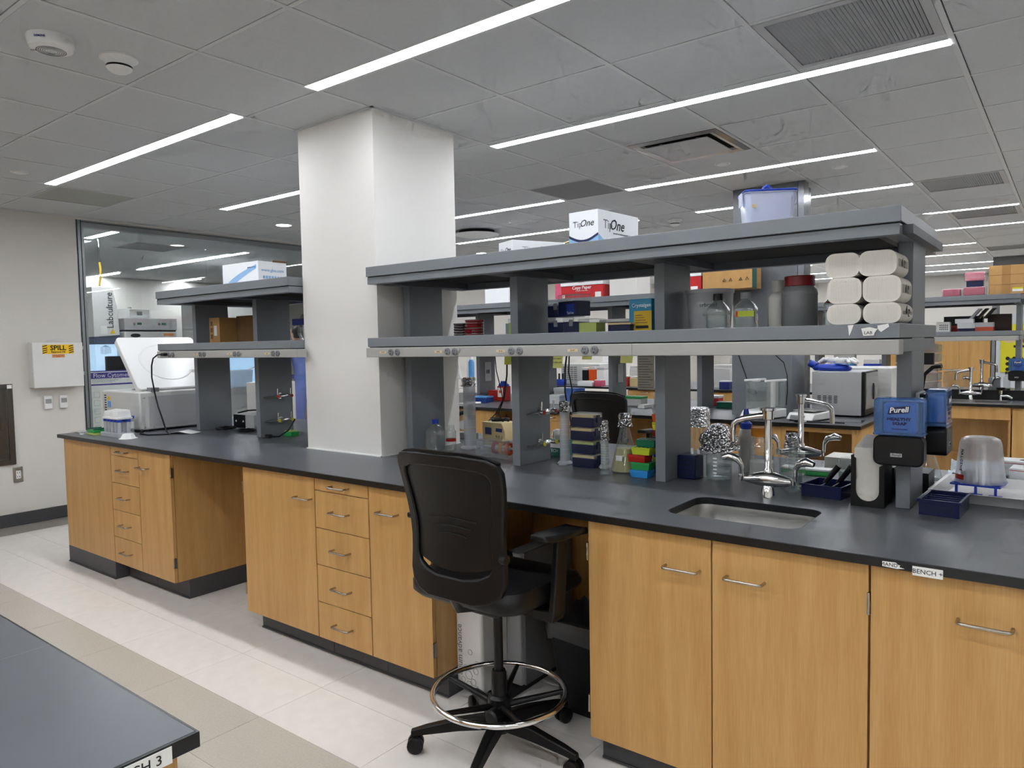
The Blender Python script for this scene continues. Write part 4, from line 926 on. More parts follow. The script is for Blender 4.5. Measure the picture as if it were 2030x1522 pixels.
# -- between middle upright and third upright
t = carton('tissue_box', 'green and white tissue box behind the lower tap', 'tissue box', (3.56, 1.02, CT), .12, .11, .08, mat('tissue box green', '2f6f5e', .5)); obj('white_band', MB().box(-.061, .061, -.0556, -.055, .045, .075), PAPER, t); txt(t, 'KIMTECH', .022, INKW, (-.005, -.056, .03), bold=.0004); obj('tissue', MB().lathe([(.02, .08), (.035, .1), (.02, .13), (.0, .135)], n=9, jit=.2), PAPER, t, smooth=20)
cylinder('frosted measuring cylinder with foil top left of the stacked tip boxes', 3.752, .80, .024, .29)
tops = ['cream', 'green', 'cream', 'cream']
def tip_box(label, loc, lidm, rz):
    t = thing('tip_box', label, 'tip box', loc, rz, 'stacked navy tip boxes'); obj('base', MB().box(-.06, .06, -.04, .04, 0, .043), NAVY, t, bev=.003); obj('front_recess', MB().box(-.05, .05, -.0408, -.040, .008, .036), mat('navy recess', '0b1233', .4), t); obj('tip_deck', MB().box(-.056, .056, -.037, .037, .043, .055), lidm, t); obj('clear_lid', MB().box(-.06, .06, -.04, .04, .0435, .062), CLEARP, t); obj('latch', MB().box(.0602, .064, -.012, .012, .02, .055), NAVY, t)
    return t
for k, (lm, lab) in enumerate(((CREAM, 'navy tip box with cream tips, bottom of the stack of four'), (PALEG, 'navy tip box with green tips, second from the bottom of the stack'), (CREAM, 'navy tip box with cream tips, third from the bottom of the stack'), (CREAM, 'navy tip box with cream tips, top of the stack of four'))):
    tip_box(lab, (3.870+(.004, -.003, -.006, 0)[k], .806+(.0, .004, 0, .003)[k], CT+.0625*k), lm, (.0, .03, -.03, .02)[k])
cylinder('slim frosted cylinder with foil top right of the stacked tip boxes', 3.968, .80, .017, .21)
cylinder('small clear glass cylinder with foil top in front of the flask', 4.047, .672, .016, .19, m=GLASS)
t = thing('erlenmeyer_flask', 'large glass flask of yellow broth with foil cap', 'flask', (4.09, .775, CT)); obj('glass', MB().lathe([(0, 0), (.062, 0), (.066, .006), (.06, .03), (.022, .19), (.022, .235), (.026, .24)], n=28), GLASS, t, smooth=45); obj('broth', MB().lathe([(0, .004), (.06, .006), (.056, .03), (.0395, .105), (0, .105)], n=28), MEDIA, t, smooth=45); foil_cap(t, .03, .205, .055); obj('white_patch', MB().box(-.016, .016, -.058, -.056, .055, .078), WHITE, t)
def rack(label, x, y, z, m, w=.085, d=.07, h=.032, rz=0.0, lid=None):
    t = thing('tube_rack', label, 'tube rack', (x, y, z), rz, 'coloured microtube racks'); obj('block', MB().hexa([(-w/2+.004, -d/2+.004, 0), (w/2-.004, -d/2+.004, 0), (w/2-.004, d/2-.004, 0), (-w/2+.004, d/2-.004, 0)], [(-w/2, -d/2, h-.008), (w/2, -d/2, h-.008), (w/2, d/2, h-.008), (-w/2, d/2, h-.008)]), m, t, bev=.002); obj('deck', MB().box(-w/2, w/2, -d/2, d/2, h-.008, h), m, t, bev=.0015)
    for i in range(4):
        for j in range(3): obj('well', MB().cyl((-w/2+.014+i*.019, -d/2+.015+j*.02, h-.0005), .006, .001, 8), mat('well shade', '2a2a2a', .8), t)
    return t
rack('sky blue rack, bottom of the left coloured rack stack', 4.212, .70, CT, CYANB)
rack('green rack on top of the sky blue rack', 4.215, .703, CT+.0325, GREEN, rz=.05)
rack('red rack on top of the green rack', 4.202, .70, CT+.065, RED, rz=-.05)
rack('yellow-green rack on top of the red rack', 4.22, .70, CT+.0975, YELG, rz=.03)
rack('dark green rack on top of the left coloured rack stack', 4.235, .712, CT+.13, DGREEN, rz=.08)
Z = CT
for lab, m_, h_ in (('navy rack, bottom of the right coloured rack stack', NAVY, .036), ('yellow-green rack low in the right coloured rack stack', YELG, .032), ('deep blue rack in the right coloured rack stack', BLUE, .05), ('second navy rack in the right coloured rack stack', NAVY, .04), ('brown-red rack in the right coloured rack stack', DRED, .028), ('yellow rack near the top of the right coloured rack stack', YELL, .034), ('orange rack on the right coloured rack stack', ORANGE, .036), ('white rack topping the right coloured rack stack', FROST, .03)):
    rack(lab, 4.248, .85, Z, m_, .085, .09, h_, rz=random.uniform(-.06, .06)); Z += h_+.0005
rack('white rack behind the coloured rack stacks', 4.10, 1.02, CT, WHITE, .1, .08, .11)
# -- between third upright and faucet
t = thing('wire_rack', 'dark blue perforated tube rack right of the third upright', 'tube rack', (4.388, .79, CT), .0); obj('block', MB().box(-.037, .043, -.045, .045, 0, .10), NAVY, t, bev=.006)
for i in range(5):
    for j in range(4): obj('hole', MB().cyl((-.027+.015*i, -.0462, .02+.02*j), .005, .0012, 8, 'y'), mat('navy shade', '060a22', .6), t)
obj('white_tube', MB().lathe([(.006, .09), (.006, .125), (0, .126)], (.01, .0, 0), 10).lathe([(.006, .09), (.006, .12), (0, .121)], (.032, .02, 0), 10), WHITE, t)
t = thing('media_bottle', 'large clear media bottle covered with crumpled foil', 'bottle', (4.503, .82, CT)); obj('glass', MB().lathe([(0, 0), (.048, 0), (.052, .006), (.052, .14), (.046, .165), (.028, .185), (.026, .2)], n=28), GLASS, t, smooth=45); obj('liquid', MB().lathe([(0, .004), (.049, .006), (.049, .06), (0, .06)], n=28), WATER, t, smooth=45)
obj('foil_cover', MB().lathe([(.085, .125), (.075, .14), (.08, .155), (.068, .18), (.06, .2), (.035, .225), (.0, .235)], n=18, jit=.13), FOIL, t, smooth=22)
for k in range(5): obj('scale_mark', MB().box(-.004, .012, -.0528, -.052, .03+.015*k, .036+.015*k), INKW, t)
t = thing('foil_cylinder', 'wide glass jar wrapped in foil behind the third upright', 'jar', (4.165, 1.41, CT)); obj('glass', MB().lathe([(0, 0), (.045, 0), (.045, .2)], n=24), GLASS, t, smooth=40); obj('foil_cover', MB().lathe([(.05, .14), (.052, .19), (.053, .232), (.045, .238), (0, .238)], n=20, jit=.04), FOIL, t, smooth=25)
t = thing('wash_bottle', 'white wash bottle with blue cap behind the faucet', 'bottle', (4.535, 1.05, CT)); obj('body', MB().lathe([(0, 0), (.031, 0), (.033, .006), (.033, .16), (.026, .185), (.022, .19)], n=24), MILK, t, smooth=45); obj('cap', MB().lathe([(.024, .188), (.024, .212), (.014, .22), (.012, .26), (.009, .275), (0, .276)], n=16), BLUE, t, smooth=40)
bottle('large square bottle with orange cap behind the faucet', (4.633, .96, CT), .049, .205, .035, .055, CLEARP, OCHRE, .032, fill=MILK, fillz=.55, name='media_bottle', sq=True, neck=.03, rz=.3)
bottle('round glass bottle with foil cap right of the faucet', (4.80, .81, CT), .05, .205, .019, .05, GLASS, None, fill=WATER, fillz=.45, name='media_bottle', foil=True, neck=.04)
cylinder('clear glass cylinder with no foil in front of the foil-capped bottle', 4.83, .73, .017, .2, foil=False, m=GLASS)
t = thing('sponge', 'green and white sponge behind the faucet bottles', 'sponge', (4.77, 1.12, CT)); obj('foam', MB().box(-.1, .1, -.03, .03, 0, .02), GREEN, t, bev=.004); obj('scour_pad', MB().box(-.1, .1, -.03, .03, .02, .03), WHITE, t, bev=.003)
carton('foam_tray', 'white styrofoam tray standing behind the faucet', 'tray', (4.95, 1.40, CT), .32, .16, .05, STYRO)
def faucet(label, loc, rz, spout=1):
    t = thing('lab_faucet', label, 'faucet', loc, rz)
    obj('base_flange', MB().lathe([(0, 0), (.026, 0), (.025, .012), (.02, .045), (.017, .05)], n=24), CHROME, t, smooth=40)
    obj('mixing_body', MB().tube([(-.085, 0, .065), (-.06, 0, .066), (-.03, 0, .068), (0, 0, .07), (.03, 0, .068), (.06, 0, .066), (.085, 0, .065)], [.012, .019, .026, .03, .026, .019, .012], 16), CHROME, t, smooth=60)
    obj('riser', MB().lathe([(.017, .085), (.017, .105), (.0125, .112), (.0125, .285), (.02, .288), (.021, .318), (.025, .32), (.025, .328), (0, .33)], n=20), CHROME, t, smooth=40)
    s = spout; obj('spout', MB().tube([(0, 0, .30), (s*.03, -.002, .298), (s*.08, -.005, .288), (s*.11, -.006, .28), (s*.125, -.007, .265), (s*.128, -.007, .24), (s*.128, -.007, .2)], [.013, .0125, .012, .0115, .011, .0105, .0105], 12), CHROME, t, smooth=60)
    for k in (-1, 1):
        v = obj('handle_stem', MB().cyl((k*.09-.006 if k > 0 else k*.09-.006, 0, .055), .012, .022, 12), CHROME, t, smooth=40)
        obj('wing_handle', MB().tube([(k*.094, 0, .07), (k*.096, 0, .11), (k*.11, -.01, .135), (k*.14, -.016, .145), (k*.165, -.02, .138)], [.007, .008, .013, .016, .009], 10), CHROME, t, smooth=60)
    return t
faucet('chrome lab faucet with wing handles behind the near sink', (4.79, .565, CT), 0, -1)
faucet('second chrome faucet standing farther back, its spout turned right', (4.70, 1.28, CT), .25, 1)
t = thing('scraper_tray', 'navy tray holding two black-handled scrapers right of the faucet', 'tray', (4.955, .74, CT), -.12)
b = MB(); b.box(-.07, .07, -.075, .075, 0, .004).box(-.07, .07, -.075, -.071, .004, .045).box(-.07, .07, .071, .075, .004, .045).box(-.07, -.066, -.071, .071, .004, .045).box(.066, .07, -.071, .071, .004, .045); obj('tray', b, NAVY, t); obj('rim', MB().box(-.075, .075, -.08, -.075, .04, .046).box(-.075, .075, .075, .08, .04, .046).box(-.075, -.07, -.075, .075, .04, .046).box(.07, .075, -.075, .075, .04, .046), NAVY, t)
for k, (x, y) in enumerate(((4.945, .745), (4.985, .765))):
    s = thing('scraper', ['black-handled scraper leaning in the navy tray, left one', 'black-handled scraper leaning in the navy tray, right one'][k], 'scraper', (x, y, CT+.005), -.12, 'scrapers in the tray')
    obj('grip', MB().tube([(-.005, .0, .035), (.02, .0, .07), (.045, .0, .105)], [.009, .010, .011], 8), BLACK, s, smooth=50); obj('blade', MB().hexa([(-.045, -.03, .006), (-.043, -.03, .004), (-.043, .03, .004), (-.045, .03, .006)], [(0, -.008, .04), (.002, -.008, .038), (.002, .008, .038), (0, .008, .04)]), STEELD, s)
t = thing('beaker', 'low clear glass beaker behind the scraper tray', 'beaker', (4.975, 1.0, CT)); obj('glass', MB().lathe([(0, 0), (.045, 0), (.048, .006), (.048, .095), (.052, .1)], n=28), GLASS, t, smooth=45); obj('water', MB().lathe([(0, .003), (.045, .006), (.045, .05), (0, .05)], n=28), WATER, t, smooth=45)
solo('paper_sheet', 'sheet of white paper under the scraper tray', 'paper', MB().box(-.1, .1, -.08, .08, .0002, .001), PAPER, (5.0, .86, CT), .2)
t = thing('towel_dispenser', 'black countertop towel holder with folded paper towels', 'towel holder', (5.112, .675, CT), .02)
b = MB(); cut = [(-.052, 0), (.052, 0), (.052, .15), (.036, .14)]+[(.036*math.cos(math.radians(-180*k/10)), .055+.036*math.sin(math.radians(-180*k/10))) for k in range(11)]+[(-.036, .165), (-.052, .175)]
b.prism(cut, -.075, -.071, 'y'); obj('front_plate', b, BLACK, t); obj('shell', MB().box(-.052, -.048, -.071, .075, 0, .175).box(.048, .052, -.071, .075, 0, .15).box(-.048, .048, .071, .075, 0, .15).box(-.048, .048, -.071, .071, 0, .005), BLACK, t)
obj('towel_stack', MB().hexa([(-.045, -.069, .006), (.045, -.069, .006), (.045, .068, .006), (-.045, .068, .006)], [(-.044, -.066, .20), (.046, -.06, .20), (.05, .064, .225), (-.03, .064, .235)]), TOWEL, t, bev=.004)
def dispenser(label, loc, rz):
    t = thing('soap_dispenser', label, 'soap dispenser', loc, rz)   # back against y=0, front faces -Y
    obj('back_plate', MB().box(-.066, .066, -.012, 0, .01, .21), LGREY, t, bev=.003); obj('inner_frame', MB().box(-.06, .06, -.03, -.012, .01, .205), BLACK, t, bev=.003)
    obj('lower_shell', MB().prism(rrect(-.074, .074, .0, .098, .022, 5), -.095, -.03, 'y'), BLACK, t, bev=.006); obj('cartridge', MB().prism(rrect(-.074, .074, .1, .222, .014, 5), -.092, -.03, 'y'), SOAP, t, bev=.008, seg=3)
    obj('cartridge_band', MB().box(-.075, .075, -.094, -.03, .099, .108), SOAP, t, bev=.003)
    obj('inner_pouch', MB().box(-.045, .05, -.085, -.035, .108, .205), CYANB if False else mat('soap pouch', '5b93d6', .5), t, bev=.006)
    obj('logo_panel', MB().prism([(-.032, .168), (.030, .175), (.034, .198), (-.026, .191)], -.0935, -.0925, 'y'), DBPRINT, t); txt(t, 'Purell', .024, INKW, (.001, -.0945, .183), (PI/2, -.08, 0), bold=.0006, shear=.2); txt(t, 'HEALTHY', .0135, DBPRINT, (.002, -.0938, .153), sx=1.2, bold=.0005); txt(t, 'SOAP', .0135, DBPRINT, (.004, -.0938, .139), sx=1.25, bold=.0005); txt(t, 'FRAGRANCE FREE', .0055, DBPRINT, (.004, -.0935, .121), bold=.0001)
    obj('logo_plate', MB().box(-.022, .012, -.0965, -.095, .03, .042), LGREY, t); txt(t, 'Purell', .011, INK, (-.005, -.0968, .036), shear=.2)
    return t
dispenser('blue soap dispenser facing the viewer on the right-hand upright', (5.2145, .6405, 1.065), 0)
dispenser('soap dispenser seen edge-on, on the right side of the same upright', (5.2385, .77, 1.085), PI/2)
# right-hand end of the bench
t = thing('parts_bin', 'small navy sectioned bin at the foot of the right-hand upright', 'bin', (5.333, .665, CT), -.05)
b = MB(); b.box(-.055, .055, -.085, .085, 0, .004).box(-.057, .057, -.088, -.084, 0, .05).box(-.057, .057, .084, .088, 0, .05).box(-.057, -.053, -.084, .084, 0, .05).box(.053, .057, -.084, .084, 0, .05); obj('shell', b, NAVY, t); obj('rim', MB().box(-.062, .062, -.093, -.088, .044, .052).box(-.062, .062, .088, .093, .044, .052).box(-.062, -.057, -.088, .088, .044, .052).box(.057, .062, -.088, .088, .044, .052), NAVY, t)
for k in range(4): obj('divider', MB().box(-.053, .053, -.055+.035*k, -.052+.035*k, .004, .044), NAVY, t)
obj('front_recess', MB().box(-.04, .04, -.0886, -.0878, .012, .032), mat('navy recess'), t)
t = thing('plastic_tray', 'large white plastic tray on the right end of the bench', 'tray', (5.612, 1.0, CT), -.05)
b = MB(); L = [rrect(-a, a, -c, c, .03, 4) for a, c in ((.312, .17), (.337, .195), (.344, .2), (.332, .19), (.307, .165))]; zz = (0, .035, .037, .037, .005); n = len(L[0]); vs = [(p[0], p[1], zz[i]) for i, l in enumerate(L) for p in l]; fs = [tuple(range(n))[::-1], tuple(range(4*n, 5*n))]
for i in range(4): fs += [(i*n+k, i*n+(k+1) % n, (i+1)*n+(k+1) % n, (i+1)*n+k) for k in range(n)]
obj('tray', b.add(vs, fs), WHITEG, t, smooth=40)
t = thing('drying_rack', 'navy plastic rack lying in the white tray', 'rack', (5.40, 1.03, CT+.011), -.1); b = MB()
for i in range(6): b.box(-.08+.03*i, -.075+.03*i, -.07, .07, .028, .034)
for j in range(5): b.box(-.08, .075, -.07+.033*j, -.065+.033*j, .028, .034)
obj('grid', b, BLUE, t); 
for x in (-.06, .0, .06): obj('leg', MB().box(x-.004, x+.004, -.07, -.062, .002, .028).box(x-.02, x+.02, -.075, -.06, -.002, .002), BLUE, t)
t = thing('desiccator_jar', 'upturned frosted plastic jar standing on the navy rack', 'jar', (5.40, 1.04, CT+.0455), 0); obj('jar', MB().lathe([(.082, 0), (.080, .004), (.066, .14), (.06, .156), (.045, .164), (0, .165)], n=36), JARP, t, smooth=50); obj('red_band', MB().add([(.0815*math.cos(a), .0815*math.sin(a), z) for z in (.012, .03) for a in [math.radians(205+8*k) for k in range(5)]], [(k, k+1, k+6, k+5) for k in range(4)]), RED, t); obj('crumpled_tissue', MB().lathe([(0, .0), (.06, .004), (.062, .04), (.04, .055), (0, .06)], n=16, jit=.06), PAPER, t, smooth=30)
for k, ch in enumerate('NALGENE'):
    a = math.radians(222); txt(t, ch, .016, INK, ((.0785-.0105*(.13-.011*k-.02)/.14*1.2+.001)*math.cos(a), (.0785-.0105*(.13-.011*k-.02)/.14*1.2+.001)*math.sin(a), .115-.0115*k), (PI/2, PI/2, a+PI/2), bold=.0003)
for i, (x, y, dz) in enumerate(((5.56, 1.385, 0), (5.60, 1.262, .0))):
    t = carton('glove_box', ['white glove carton at the right edge, the farther of two', 'white glove carton at the right edge, the nearer of two'][i], 'carton', (x, y, CT+dz), .24, .1, .085 if i == 0 else .075, CARTON, -.08, 'glove cartons'); obj('opening', MB().prism([(.0+.06*math.cos(2*PI*k/16), .022*math.sin(2*PI*k/16)) for k in range(16)], (.085, .075)[i], (.0856, .0756)[i], 'z'), DARKGAP, t); txt(t, 'GLOVES', .022, INKB, (-.02, -.0505, .035)); obj('stripe', MB().box(-.12, .12, -.0506, -.05, .075 if i == 0 else .066, .077 if i == 0 else .068), REDC, t)
    txt(t, '200', .012, INK, (-.1, -.0505, .02), bold=.0003); obj('band', MB().box(-.11, -.04, -.0506, -.05, .006, .012), SKYINK, t)
t = thing('absorbent_pad', 'crumpled white and blue absorbent pad behind the upturned jar', 'pad', (5.352, 1.34, CT)); N = 9; b = MB(); vs = [(-.082+.164*i/(N-1), -.08+.16*j/(N-1), .006+.03*abs(math.sin(i*1.1+j*.7))+random.uniform(0, .008)+(.03 if j > 5 else 0)) for i in range(N) for j in range(N)]; b.add(vs, [(i*N+j, (i+1)*N+j, (i+1)*N+j+1, i*N+j+1) for i in range(N-1) for j in range(N-1)]); obj('pad', b, mat('absorbent pad', 'dce6ee', .8, bump=.4, bscale=90), t, smooth=50)
t = thing('erlenmeyer_flask', 'empty glass flask partly hidden behind the right-hand upright', 'flask', (5.19, 1.265, CT)); obj('glass', MB().lathe([(0, 0), (.06, 0), (.065, .006), (.058, .03), (.02, .15), (.02, .19), (.024, .195)], n=28), GLASS, t, smooth=45)
carton('heat_block', 'black heating block behind the right-hand upright', 'appliance', (5.20, 1.01, CT), .1, .14, .075, BLACK)
carton('towel_pack', 'pack of white wipes behind the towel holder', 'wipes', (5.1, .92, CT), .1, .12, .1, BLACK)
# ================================================================ on the middle shelf of the near bench
SH = 1.5276
def petri(label, x, y, z, n, m, r=.047):
    t = thing('petri_stack', label, 'dish stack', (x, y, z))
    for k in range(n):
        d = obj('petri_dish', MB().lathe([(0, .001), (r-.002, .001), (r, .004), (r, .0125), (0, .0125)], (random.uniform(-.002, .002), random.uniform(-.002, .002), .0135*k), 22), m, t, smooth=35); obj('lid_rim', MB().lathe([(r+.0015, .006), (r+.0015, .013)], (0, 0, .0135*k), 22), CLEARP, d)
    return t
petri('stack of red petri dishes on the shelf left of the middle upright', 3.295, .69, SH, 6, mat('blood agar', '7c1016', .25))
petri('stack of dark petri dishes beside the red dishes', 3.175, .74, SH, 5, mat('dark agar', '2a0c10', .25))
t = thing('plain_box', 'pale blue-grey box behind the red petri dishes', 'box', (3.44, .86, SH)); obj('box_body', MB().box(-.05, .05, -.04, .04, 0, .06), mat('pale blue box', '9aa6b8', .5), t, bev=.002)
t = carton('tip_rack', 'pale green tip rack left of the middle upright', 'tip box', (3.50, .80, SH), .09, .08, .06, PALEG); obj('lid', MB().box(-.046, .046, -.041, .041, .0605, .08), CLEARP, t)
carton('tip_rack', 'dark green rack stacked on the pale green tip rack', 'tip box', (3.50, .82, SH+.0805), .1, .07, .05, DGREEN)
for i, (x, y, z, lab) in enumerate(((3.70, .86, SH, 'lower navy tip box right of the middle upright'), (3.70, .86, SH+.0805, 'upper dark tip box behind the blue one on the shelf'), (3.80, .84, SH, 'lower navy tip box under the blue tip box'))):
    t = thing('navy_tip_box', lab, 'tip box', (x, y, z), 0); obj('base', MB().box(-.047, .047, -.045, .045, 0, .055), NAVY, t, bev=.003); obj('clear_lid', MB().box(-.047, .047, -.045, .045, .0555, .08), CLEARP, t, bev=.003); obj('latch', MB().box(-.01, .01, -.049, -.0455, .035, .065), MGREY, t)
t = thing('navy_tip_box', 'blue tip box with clear lid printed TipOne, on the shelf', 'tip box', (3.815, .80, SH+.0805), -.3); obj('base', MB().box(-.063, .063, -.045, .045, 0, .068), NAVY, t, bev=.003); obj('window', MB().box(-.003, .055, -.0458, -.045, .01, .055), mat('blue window', '15318c', .25), t); obj('clear_lid', MB().box(-.066, .066, -.048, .048, .069, .10), CLEARP, t, bev=.003); txt(t, 'TipOne', .016, INKW, (.025, -.0462, .014))
t = thing('tip_rack', 'pale green tip rack in the middle of the shelf', 'tip box', (3.96, .72, SH)); obj('base', MB().box(-.045, .045, -.04, .04, 0, .045), PALEG, t, bev=.002); obj('clear_lid', MB().box(-.047, .047, -.042, .042, .0455, .062), CLEARP, t)
t = thing('tip_rack', 'wide frosted rack lid lying right of the green tip rack', 'tip box', (4.06, .84, SH)); obj('base', MB().box(-.06, .09, -.05, .05, 0, .045), NAVY, t, bev=.002); obj('lid', MB().box(-.1, .10, -.06, .06, .0455, .06), OFFW, t, bev=.002)
carton('tip_rack', 'navy tray with cream edge left of the blue carton', 'tip box', (4.14, .68, SH), .1, .07, .03, NAVY); solo('cream_cover', 'cream lid on the navy tray left of the blue carton', 'lid', MB().box(-.055, .055, -.04, .04, 0, .008), CREAM, (4.14, .68, SH+.0302))
t = thing('product_carton', 'blue and yellow carton printed Crystalgen on the shelf', 'carton', (4.228, .72, SH), -.08); obj('box_body', MB().box(-.055, .055, -.05, .05, 0, .135), mat('teal carton', '2d7fa0', .5), t, bev=.002); obj('yellow_panel', MB().box(-.03, .055, -.0508, -.05, .0, .085), mat('ochre panel', 'c9a517', .5), t); txt(t, 'Crystalgen', .022, INKW, (.006, -.0512, .108)); obj('barcode', MB().box(-.022, .04, -.0514, -.0508, .012, .024), INK, t)
for k in range(4): obj('print_line', MB().box(-.024, .035-.008*k, -.0514, -.0508, .035+.01*k, .038+.01*k), KRAFTD, t)
t = thing('powder_bucket', 'grey plastic bucket half hidden by the third upright', 'bucket', (4.462, .83, SH)); obj('body', MB().lathe([(0, 0), (.08, 0), (.083, .005), (.094, .15), (.098, .15), (.099, .165), (.0, .165)], n=32), LGREY, t, smooth=40); txt(t, 'erbrand', .022, INK, (.03, -.0905, .10), (PI/2, 0, .35)); txt(t, '12-711-19', .012, INK, (.03, -.0875, .06), (PI/2, 0, .35))
def sbottle(label, x, y, capm, fz, name='media_bottle'):
    return bottle(label, (x, y, SH), .04, .135, .0165, .04, GLASS, capm, .022, fill=WATER, fillz=fz, name=name, sq=True, neck=.026, rz=.15)
sbottle('square clear bottle with black cap on the shelf', 4.55, .70, BLACK, .8)
t = sbottle('square clear bottle with grey cap and yellow label on the shelf', 4.66, .70, MGREY, .75); obj('label_tape', MB().box(-.022, .038, -.0416, -.0406, .045, .066), YELG, t); obj('orange_tape', MB().box(-.03, -.022, -.0416, -.0406, .044, .066), ORANGE, t)
bottle('tall milky plastic bottle on the shelf', (4.77, .74, SH), .038, .175, .02, .03, MILK, MILK, .04, name='plastic_bottle', neck=.036)
t = bottle('large grey plastic jar with dark red lid on the shelf', (4.865, .68, SH), .062, .18, .043, .035, GREYPE, DRED, .032, name='plastic_jar', neck=.02); obj('ridge', MB().lathe([(.0622, .115), (.063, .118), (.0622, .121)], n=28), GREYPE, t, smooth=60)
t = sbottle('square clear bottle half hidden by the towel packs', 4.975, .74, BLACK, .75); obj('red_ring', MB().lathe([(.036, .085), (.033, .091)], n=20), DRED, t)
rows = [('bottom', 0, .066, 5.075, 5.186), ('middle', .066, .083, 5.074, 5.183), ('top', .149, .079, 5.068, 5.172)]
for nm, z, h_, xl, xr in rows:
    for sd, x, w_ in (('left', xl, .102), ('right', xr, .108)):
        t = thing('paper_towel_pack', '%s row, %s pack of folded paper towels beside the right-hand upright' % (nm, sd), 'paper towels', (x, .53, SH+z), random.uniform(-.015, .015), 'stacked paper towel packs')
        obj('folded_sheets', MB().prism(rrect(-w_/2, w_/2, .0005, h_-.0005, .027, 6), -.1, .095, 'y'), TOWEL, t, smooth=40)
        f = MB()
        for k in range(22): x_ = -w_/2+.012+(w_-.024)*k/21; f.box(x_-.0003, x_+.0003, -.1004, -.1, .006+random.uniform(0, .006), h_-.006-random.uniform(0, .006))
        obj('sheet_edge', f, TOWELL, t)
        obj('paper_band', MB().box(w_/2, w_/2+.0008, -.075, .08, .028, h_-.028), TOWELW, t)
        if sd == 'right':
            for k in range(4): obj('band_print', MB().box(w_/2+.0008, w_/2+.0014, -.03+.006*k, -.027+.006*k, .03, .045+.004*k), INK, t)
            obj('band_print', MB().tube([(w_/2+.0012, .02+.012*math.cos(k*.6), h_/2+.012*math.sin(k*.6)) for k in range(10)], .001, 4), INK, t)
# ================================================================ on the top shelf of the near bench
TSZ = 1.8826
def tipone(t, w, d, h):
    n = 10; arcp = [(-w/2+w*k/n, .092-.026*math.sin(PI*k/n)) for k in range(n+1)]
    obj('blue_band', MB().prism([(-w/2, .0), (w/2, .0)]+[(x, z-.012) for x, z in arcp[::-1]], -d/2-.0008, -d/2, 'y'), SKYINK, t); obj('navy_arc', MB().prism([(x, z-.012) for x, z in arcp]+[(x, z) for x, z in arcp[::-1]], -d/2-.001, -d/2, 'y'), DBPRINT, t)
    txt(t, 'Tip', w*.24, MGREY, (-w*.2, -d/2-.001, h*.7)); txt(t, 'One', w*.27, INK, (w*.11, -d/2-.001, h*.71), shear=.35)
    txt(t, 'Tip', .058, MGREY, (w/2+.001, -d*.27, h*.68), SIDE); txt(t, 'One', .068, INK, (w/2+.001, -.02, h*.69), SIDE, shear=.35, bold=.0006); txt(t, 'THE ONE TIP SYSTEM FOR YOUR LABORATORY', .0085, INK, (w/2+.001, .04, h*.5), SIDE)
    obj('side_band', MB().prism([(-d/2, .0), (-d/2+.14, 0), (-d/2+.10, .03), (-d/2+.05, .06), (-d/2, .088)], w/2, w/2+.0008, 'x'), SKYINK, t)
t = thing('product_carton', 'tall white carton printed TipOne on the top shelf', 'carton', (3.905, .93, TSZ), -.06); obj('box_body', MB().box(-.08, .08, -.17, .17, 0, .195), CARTON, t, bev=.0015); tipone(t, .16, .34, .195)
t = thing('product_carton', 'low white carton printed TipOne with open flap on the top shelf', 'carton', (3.52, .88, TSZ), -.42); obj('box_body', MB().box(-.07, .07, -.15, .15, 0, .10), CARTON, t, bev=.0015); txt(t, 'Tip', .03, LGREY, (-.03, -.151, .055)); txt(t, 'One', .032, INK, (.025, -.151, .056), shear=.35); txt(t, 'Tip', .055, LGREY, (.071, -.06, .05), SIDE); txt(t, 'One', .06, INK, (.071, .03, .052), SIDE, shear=.35, bold=.0004)
obj('open_flap', MB().hexa([(-.06, .15, .098), (.07, .15, .098), (.07, .152, .1), (-.06, .152, .1)], [(-.05, .23, .06), (.09, .23, .13), (.09, .232, .132), (-.05, .232, .062)]), CREAM, t)
t = thing('storage_bin', 'clear plastic storage bin with blue-rimmed lid on the top shelf', 'storage box', (4.72, .76, TSZ), .55)
b = MB(); L = [rrect(-a, a, -c, c, .02, 4) for a, c in ((.08, .06), (.092, .07), (.089, .067), (.077, .057))]; zz = (0, .15, .15, .003); n = len(L[0]); vs = [(p[0], p[1], zz[i]) for i, l in enumerate(L) for p in l]; fs = [tuple(range(n))[::-1], tuple(range(3*n, 4*n))]
for i in range(3): fs += [(i*n+k, i*n+(k+1) % n, (i+1)*n+(k+1) % n, (i+1)*n+k) for k in range(n)]
obj('tub', b.add(vs, fs), FROSTB, t, smooth=40); obj('lid', MB().prism(rrect(-.096, .096, -.074, .074, .02, 4), .151, .16, 'z'), FROSTB, t, smooth=40); obj('lid_rim', MB().tube([(p[0], p[1], .158) for p in rrect(-.096, .096, -.074, .074, .02, 4)], .004, 6, True), BLUE, t, smooth=60); obj('handle', MB().tube([(-.012, 0, .16), (-.012, 0, .18), (0, 0, .188), (.012, 0, .18), (.012, 0, .16)], .006, 8), BLUE, t, smooth=60)
for sx in (-1, 1): obj('lid_clip', MB().box(sx*.097-.003, sx*.097+.003, -.03, .03, .11, .16), FROSTB, t, bev=.002)
obj('clear_pouch', MB().lathe([(0, .004), (.05, .005), (.035, .07), (.012, .11), (0, .115)], (-.02, -.01, 0), 8, jit=.05), CLEARP, t, smooth=30); obj('orange_note', MB().box(-.07, -.055, -.0705, -.0695, .095, .108), CREAM, t)
t = thing('foil_plate', 'pale round dish at the right end of the top shelf', 'dish', (5.175, 1.03, TSZ)); obj('dish', MB().lathe([(0, 0), (.03, 0), (.035, .003), (.05, .045), (.062, .05), (.062, .048), (.048, .04), (.03, .006), (0, .006)], n=24), WHITE, t, smooth=45)
